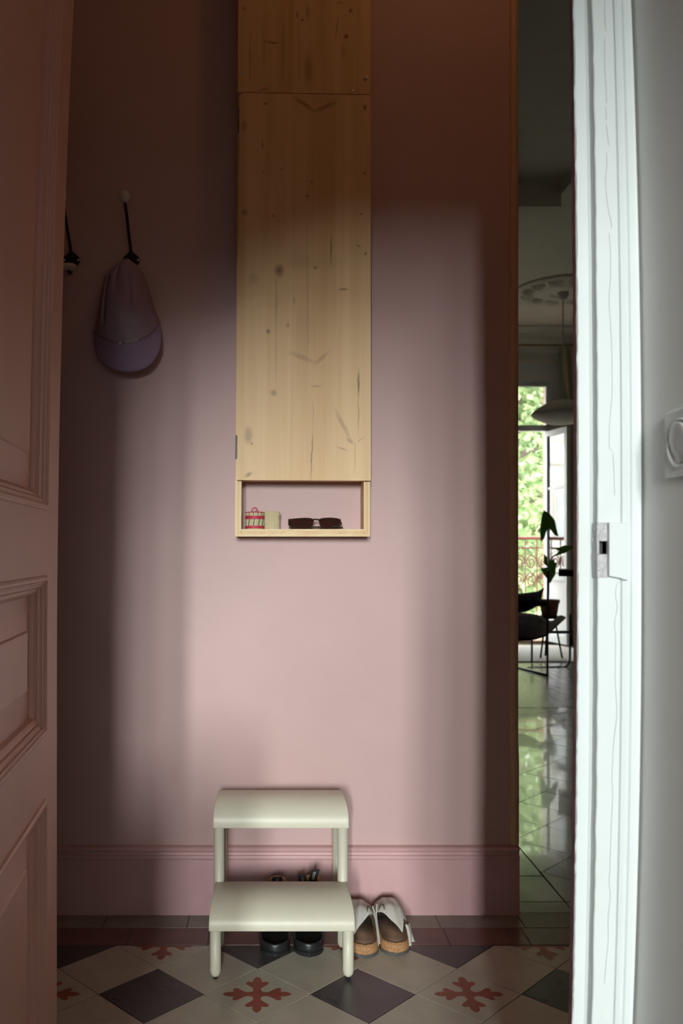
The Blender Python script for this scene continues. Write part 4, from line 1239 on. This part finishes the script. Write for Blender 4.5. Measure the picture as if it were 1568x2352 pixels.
obj('side_bar', tube([P(1258, 1452, 7.15), P(1345, 1452, 7.6)], r_ * 1.3, 8), 'iron', ch)
obj('rear_leg', tube([P(1221, 1455, 7.9), P(1221, 1523, 7.9)], r_, 8), 'iron', ch)
def sling(name, top, bot, y0, y1, m, n=14, bulge=0.05):
    tp, bt = spline([(u, v, 0) for u, v in top], 6), spline([(u, v, 0) for u, v in bot], 6)
    k = min(len(tp), len(bt))
    rows = []
    for i in range(9):
        t = i / 8
        y = y0 + (y1 - y0) * t
        row = []
        for j in range(k):
            q = tp[int(j * (len(tp) - 1) / (k - 1))].lerp(bt[int(j * (len(bt) - 1) / (k - 1))], t)
            p = P(q.x, q.y, y - bulge * math.sin(PI * t) * math.sin(PI * j / (k - 1)))
            row.append(p)
        rows.append(row)
    return obj(name, grid(rows), m, ch, smooth=True, solid=0.006)
sling('seat_sling', [(1130, 1408), (1195, 1408), (1235, 1413), (1255, 1424), (1270, 1425), (1286, 1414), (1299, 1418)], [(1130, 1480), (1195, 1472), (1216, 1471), (1234, 1467), (1254, 1460), (1272, 1444), (1299, 1419)], 7.75, 7.25, 'leather_brown')
sling('back_sling', [(1130, 1368), (1194, 1363.5), (1232, 1359), (1241, 1355), (1249, 1351)], [(1130, 1410), (1194, 1407), (1214, 1402), (1228, 1395), (1240, 1385)], 7.5, 7.3, 'leather')
sling('arm_sling', [(1228, 1368), (1240, 1376), (1252, 1378)], [(1228, 1394), (1240, 1392), (1254, 1392)], 7.35, 7.25, 'leather')

# potted plant on a little stand
PYD = 8.3
stz = EYE - (1415 - PY) / F * PYD
pxc = (1261 - PX) / F * PYD
stand = tag(empty('plant_stand', (pxc, PYD, 0)), 'small dark plant stand under the terracotta pot', 'plant stand')
obj('top', lathe((pxc, PYD, 0), [(0.11, stz - 0.02), (0.115, stz - 0.012), (0.11, stz)], 24), 'walnut', stand)
for k in range(3):
    a = PI / 2 + 2 * PI * k / 3
    obj('leg', tube([(pxc + .05 * math.cos(a), PYD + .05 * math.sin(a), stz - 0.02), (pxc + .12 * math.cos(a), PYD + .12 * math.sin(a), 0.01)], 0.009, 8), 'walnut', stand)
pl = tag(empty('potted_plant', (pxc, PYD, stz)), 'leafy green plant with arrow-shaped leaf in terracotta pot', 'plant')
obj('pot', lathe((pxc, PYD, stz), [(0.001, 0.0), (0.068, 0.0), (0.072, 0.01), (0.090, 0.125), (0.098, 0.128), (0.100, 0.158), (0.090, 0.160), (0.084, 0.135), (0.001, 0.13)], 28), 'terracotta', pl, smooth=False)
def zp(a, b): return (1180 + a / 9.41, 1150 + b / 9.41)
leaves = [
 [(605, 205), (740, 300), (850, 430), (890, 620), (940, 775), (850, 755), (770, 660), (700, 595), (655, 660), (620, 815), (548, 890), (530, 750), (530, 560), (570, 300)],
 [(775, 1045), (950, 1005), (1080, 960), (1200, 975), (1310, 985), (1180, 1070), (1080, 1130), (900, 1190), (765, 1225), (900, 1135), (935, 1085), (870, 1050)],
 [(630, 1140), (700, 1230), (720, 1400), (690, 1420), (620, 1350)],
 [(570, 1470), (680, 1440), (730, 1440), (735, 1720), (640, 1600)],
 [(760, 1310), (880, 1260), (890, 1330), (950, 1345), (920, 1480), (910, 1600), (840, 1700), (800, 1790), (750, 1700)]]
for i, lf_ in enumerate(leaves):
    pts = [P(*zp(a, b), PYD) for a, b in lf_]
    c = sum(pts, Vector()) / len(pts)
    wx = max(p.x for p in pts) - min(p.x for p in pts)
    # leaves cup away from a mid-line
    V = [p + Vector((0, 0.35 * abs(p.x - c.x) - 0.03 + 0.02 * (i - 2), 0)) for p in pts]
    n = len(V)
    V2 = V + [c + Vector((0, -0.035 + 0.02 * (i - 2), 0))]
    if i == 0:
        V2[-1] = P(*zp(690, 480), PYD) + Vector((0, -0.05, 0))
    obj('leaf', (V2, [(k, (k + 1) % n, n) for k in range(n)]), 'plant_leaf', pl, solid=0.002)
for pts in ([(745, 2150), (755, 1800), (755, 1500), (750, 1300)], [(750, 1300), (770, 1000), (735, 750), (700, 560)], [(750, 1350), (760, 1200), (800, 1150), (950, 1080)], [(750, 1700), (720, 1560), (670, 1500)], [(752, 1500), (715, 1420), (680, 1330)], [(752, 1650), (800, 1560), (850, 1450)]):
    obj('stem', tube(spline([P(*zp(a, b), PYD - 0.01) for a, b in pts], 5), 0.006 if pts[0][1] > 2000 else 0.0035, 7), 'plant_stem', pl)

# dark desk whose end shows at the right of the gap
dk = tag(empty('desk', (2.8, 6.5, 0)), 'dark wooden desk with thin top beside the plant', 'desk')
dz = EYE - (1310 - PY) / F * 6.3
dx = (1282 - PX) / F * 6.3
da = Vector((dx, 6.30, 0)); dd = Vector((0.338, 1, 0)).normalized(); dw = Vector((dd.y, -dd.x, 0))
obj('desk_top', prism([q + Vector((0, 0, dz - 0.044)) for q in (da, da + dw * 1.2, da + dw * 1.2 + dd * 0.55, da + dd * 0.55)], (0, 0, 0.044)), 'walnut', dk, bevel=0.003)
for wa_ in (0.42, 1.14):
    for wd_ in (0.05, 0.50):
        q = da + dw * wa_ + dd * wd_
        obj('leg', tube([(q.x, q.y, 0), (q.x, q.y, dz - 0.04)], 0.02, 10), 'walnut', dk)

# ------------------------------------------------------------------ outside
tag(obj('balcony_slab', box(1.2, 4.3, WY + 0.36, WY + 1.15, -0.10, 0.02), 'balcony', origin=(2.7, WY + .7, 0)), kind='structure')
rl = tag(empty('balcony_railing', (2.7, WY + 1.05, 0.02)), 'rust-red wrought iron balcony railing with scrolls', 'railing')
RY = WY + 1.05
RT = EYE - (1236 - PY) / F * RY
obj('hand_rail', tube([(1.25, RY, RT), (4.25, RY, RT)], 0.020, 8), 'rail_iron', rl)
obj('lower_rail', tube([(1.25, RY, 0.14), (4.25, RY, 0.14)], 0.010, 8), 'rail_iron', rl)
obj('middle_rail', tube([(1.25, RY, RT - 0.12), (4.25, RY, RT - 0.12)], 0.009, 8), 'rail_iron', rl)
x = 1.3
while x < 4.25:
    obj('baluster', tube([(x, RY, 0.02), (x, RY, RT)], 0.0085, 6), 'rail_iron', rl); x += 0.145
x = 1.3 + 0.0725
while x < 4.2:
    for sg_, zc_ in ((1, RT - 0.30), (-1, RT - 0.52)):
        pts = []
        for k in range(26):
            a = k / 25 * 3.4 * PI
            r = 0.068 * (1 - k / 34)
            pts.append((x + sg_ * r * math.cos(a), RY, zc_ + r * 1.4 * math.sin(a)))
        obj('scroll', tube(pts, 0.0085, 6), 'rail_iron', rl)
    x += 0.145
GZ = -7.0
struct(obj('ground_street', box(-40, 50, WY + 0.4, 60, GZ - 0.1, GZ), 'street'))
random.seed(21)
def tree(x, y, h, rad, label, nleaf, cz):
    t = tag(empty('street_tree', (x, y, GZ)), label, 'tree', 'street trees before the balcony')
    obj('trunk', tube(spline([(x, y, GZ), (x + .1, y, GZ + h * .35), (x - .1, y + .1, GZ + h * .6), (x + .2, y, GZ + h * .9)], 6), [0.22 - 0.17 * i / 18 for i in range(19)], 10), 'bark', t, smooth=True)
    for k in range(9):
        a = k * 2.4; z = cz - rad * .6 + rad * 1.2 * k / 9
        obj('branch', tube(spline([(x, y, z), (x + .5 * rad * math.cos(a), y + .5 * rad * math.sin(a), z + .4), (x + .9 * rad * math.cos(a), y + .9 * rad * math.sin(a), z + .6)], 4), [0.07 - 0.055 * i / 8 for i in range(9)], 6), 'bark', t)
    V, Fc = [], []
    clusters = []
    for _ in range(130):
        d = Vector((random.gauss(0, 1), random.gauss(0, 1), random.gauss(0, 1))).normalized() * random.uniform(.35, 1) ** .6
        clusters.append(Vector((x + d.x * rad, y + d.y * rad, cz + d.z * rad * 1.45)))
    for _ in range(nleaf):
        c = random.choice(clusters) + Vector((random.gauss(0, .33), random.gauss(0, .33), random.gauss(0, .28)))
        n = Vector((random.gauss(0, .6), random.gauss(-.4, .6), random.gauss(.5, .5))).normalized()
        a = n.orthogonal().normalized()
        a = (Matrix.Rotation(random.uniform(0, 6.28), 3, n) @ a)
        b = n.cross(a)
        s = random.uniform(.035, .075)
        k = len(V)
        V += [c - a * s * 1.3, c - b * s * .7 + n * .01, c + a * s * 1.3, c + b * s * .7 + n * .01]
        Fc += [(k, k + 1, k + 2, k + 3)]
    me = bpy.data.meshes.new('foliage'); me.from_pydata([tuple(v - Vector((x, y, GZ))) for v in V], [], Fc)
    me.materials.append(M['leaf'])
    o = bpy.data.objects.new('foliage', me); COL.objects.link(o); o.parent = t
    tag(o, kind='stuff')
    return t
tree(4.1, 14.6, 12.0, 2.1, 'leafy green tree close before the balcony window', 20000, 1.6)
tree(6.6, 20.5, 13.0, 2.6, 'taller green tree behind the first one across the street', 15000, 2.6)

fb = tag(empty('apartment_building', (-3, 27, GZ)), 'pale cream apartment building across the street', 'building')
obj('wall', box(-20, 13.5, 27, 34, GZ, 13), 'facade', fb)
for zi in range(5):
    z = GZ + 1.2 + zi * 3.6
    obj('string_course', box(-20, 13.5, 26.85, 27.0, z + 2.75, z + 3.0), 'facade_trim', fb)
    for xi in range(11):
        x = -19 + xi * 3.0
        w = obj('window', box(x, x + 1.2, 26.93, 26.999, z, z + 2.2), 'facade_trim', fb)
        obj('pane', box(x + .1, x + 1.1, 26.91, 26.93, z + .1, z + 2.1), 'far_glass', w)
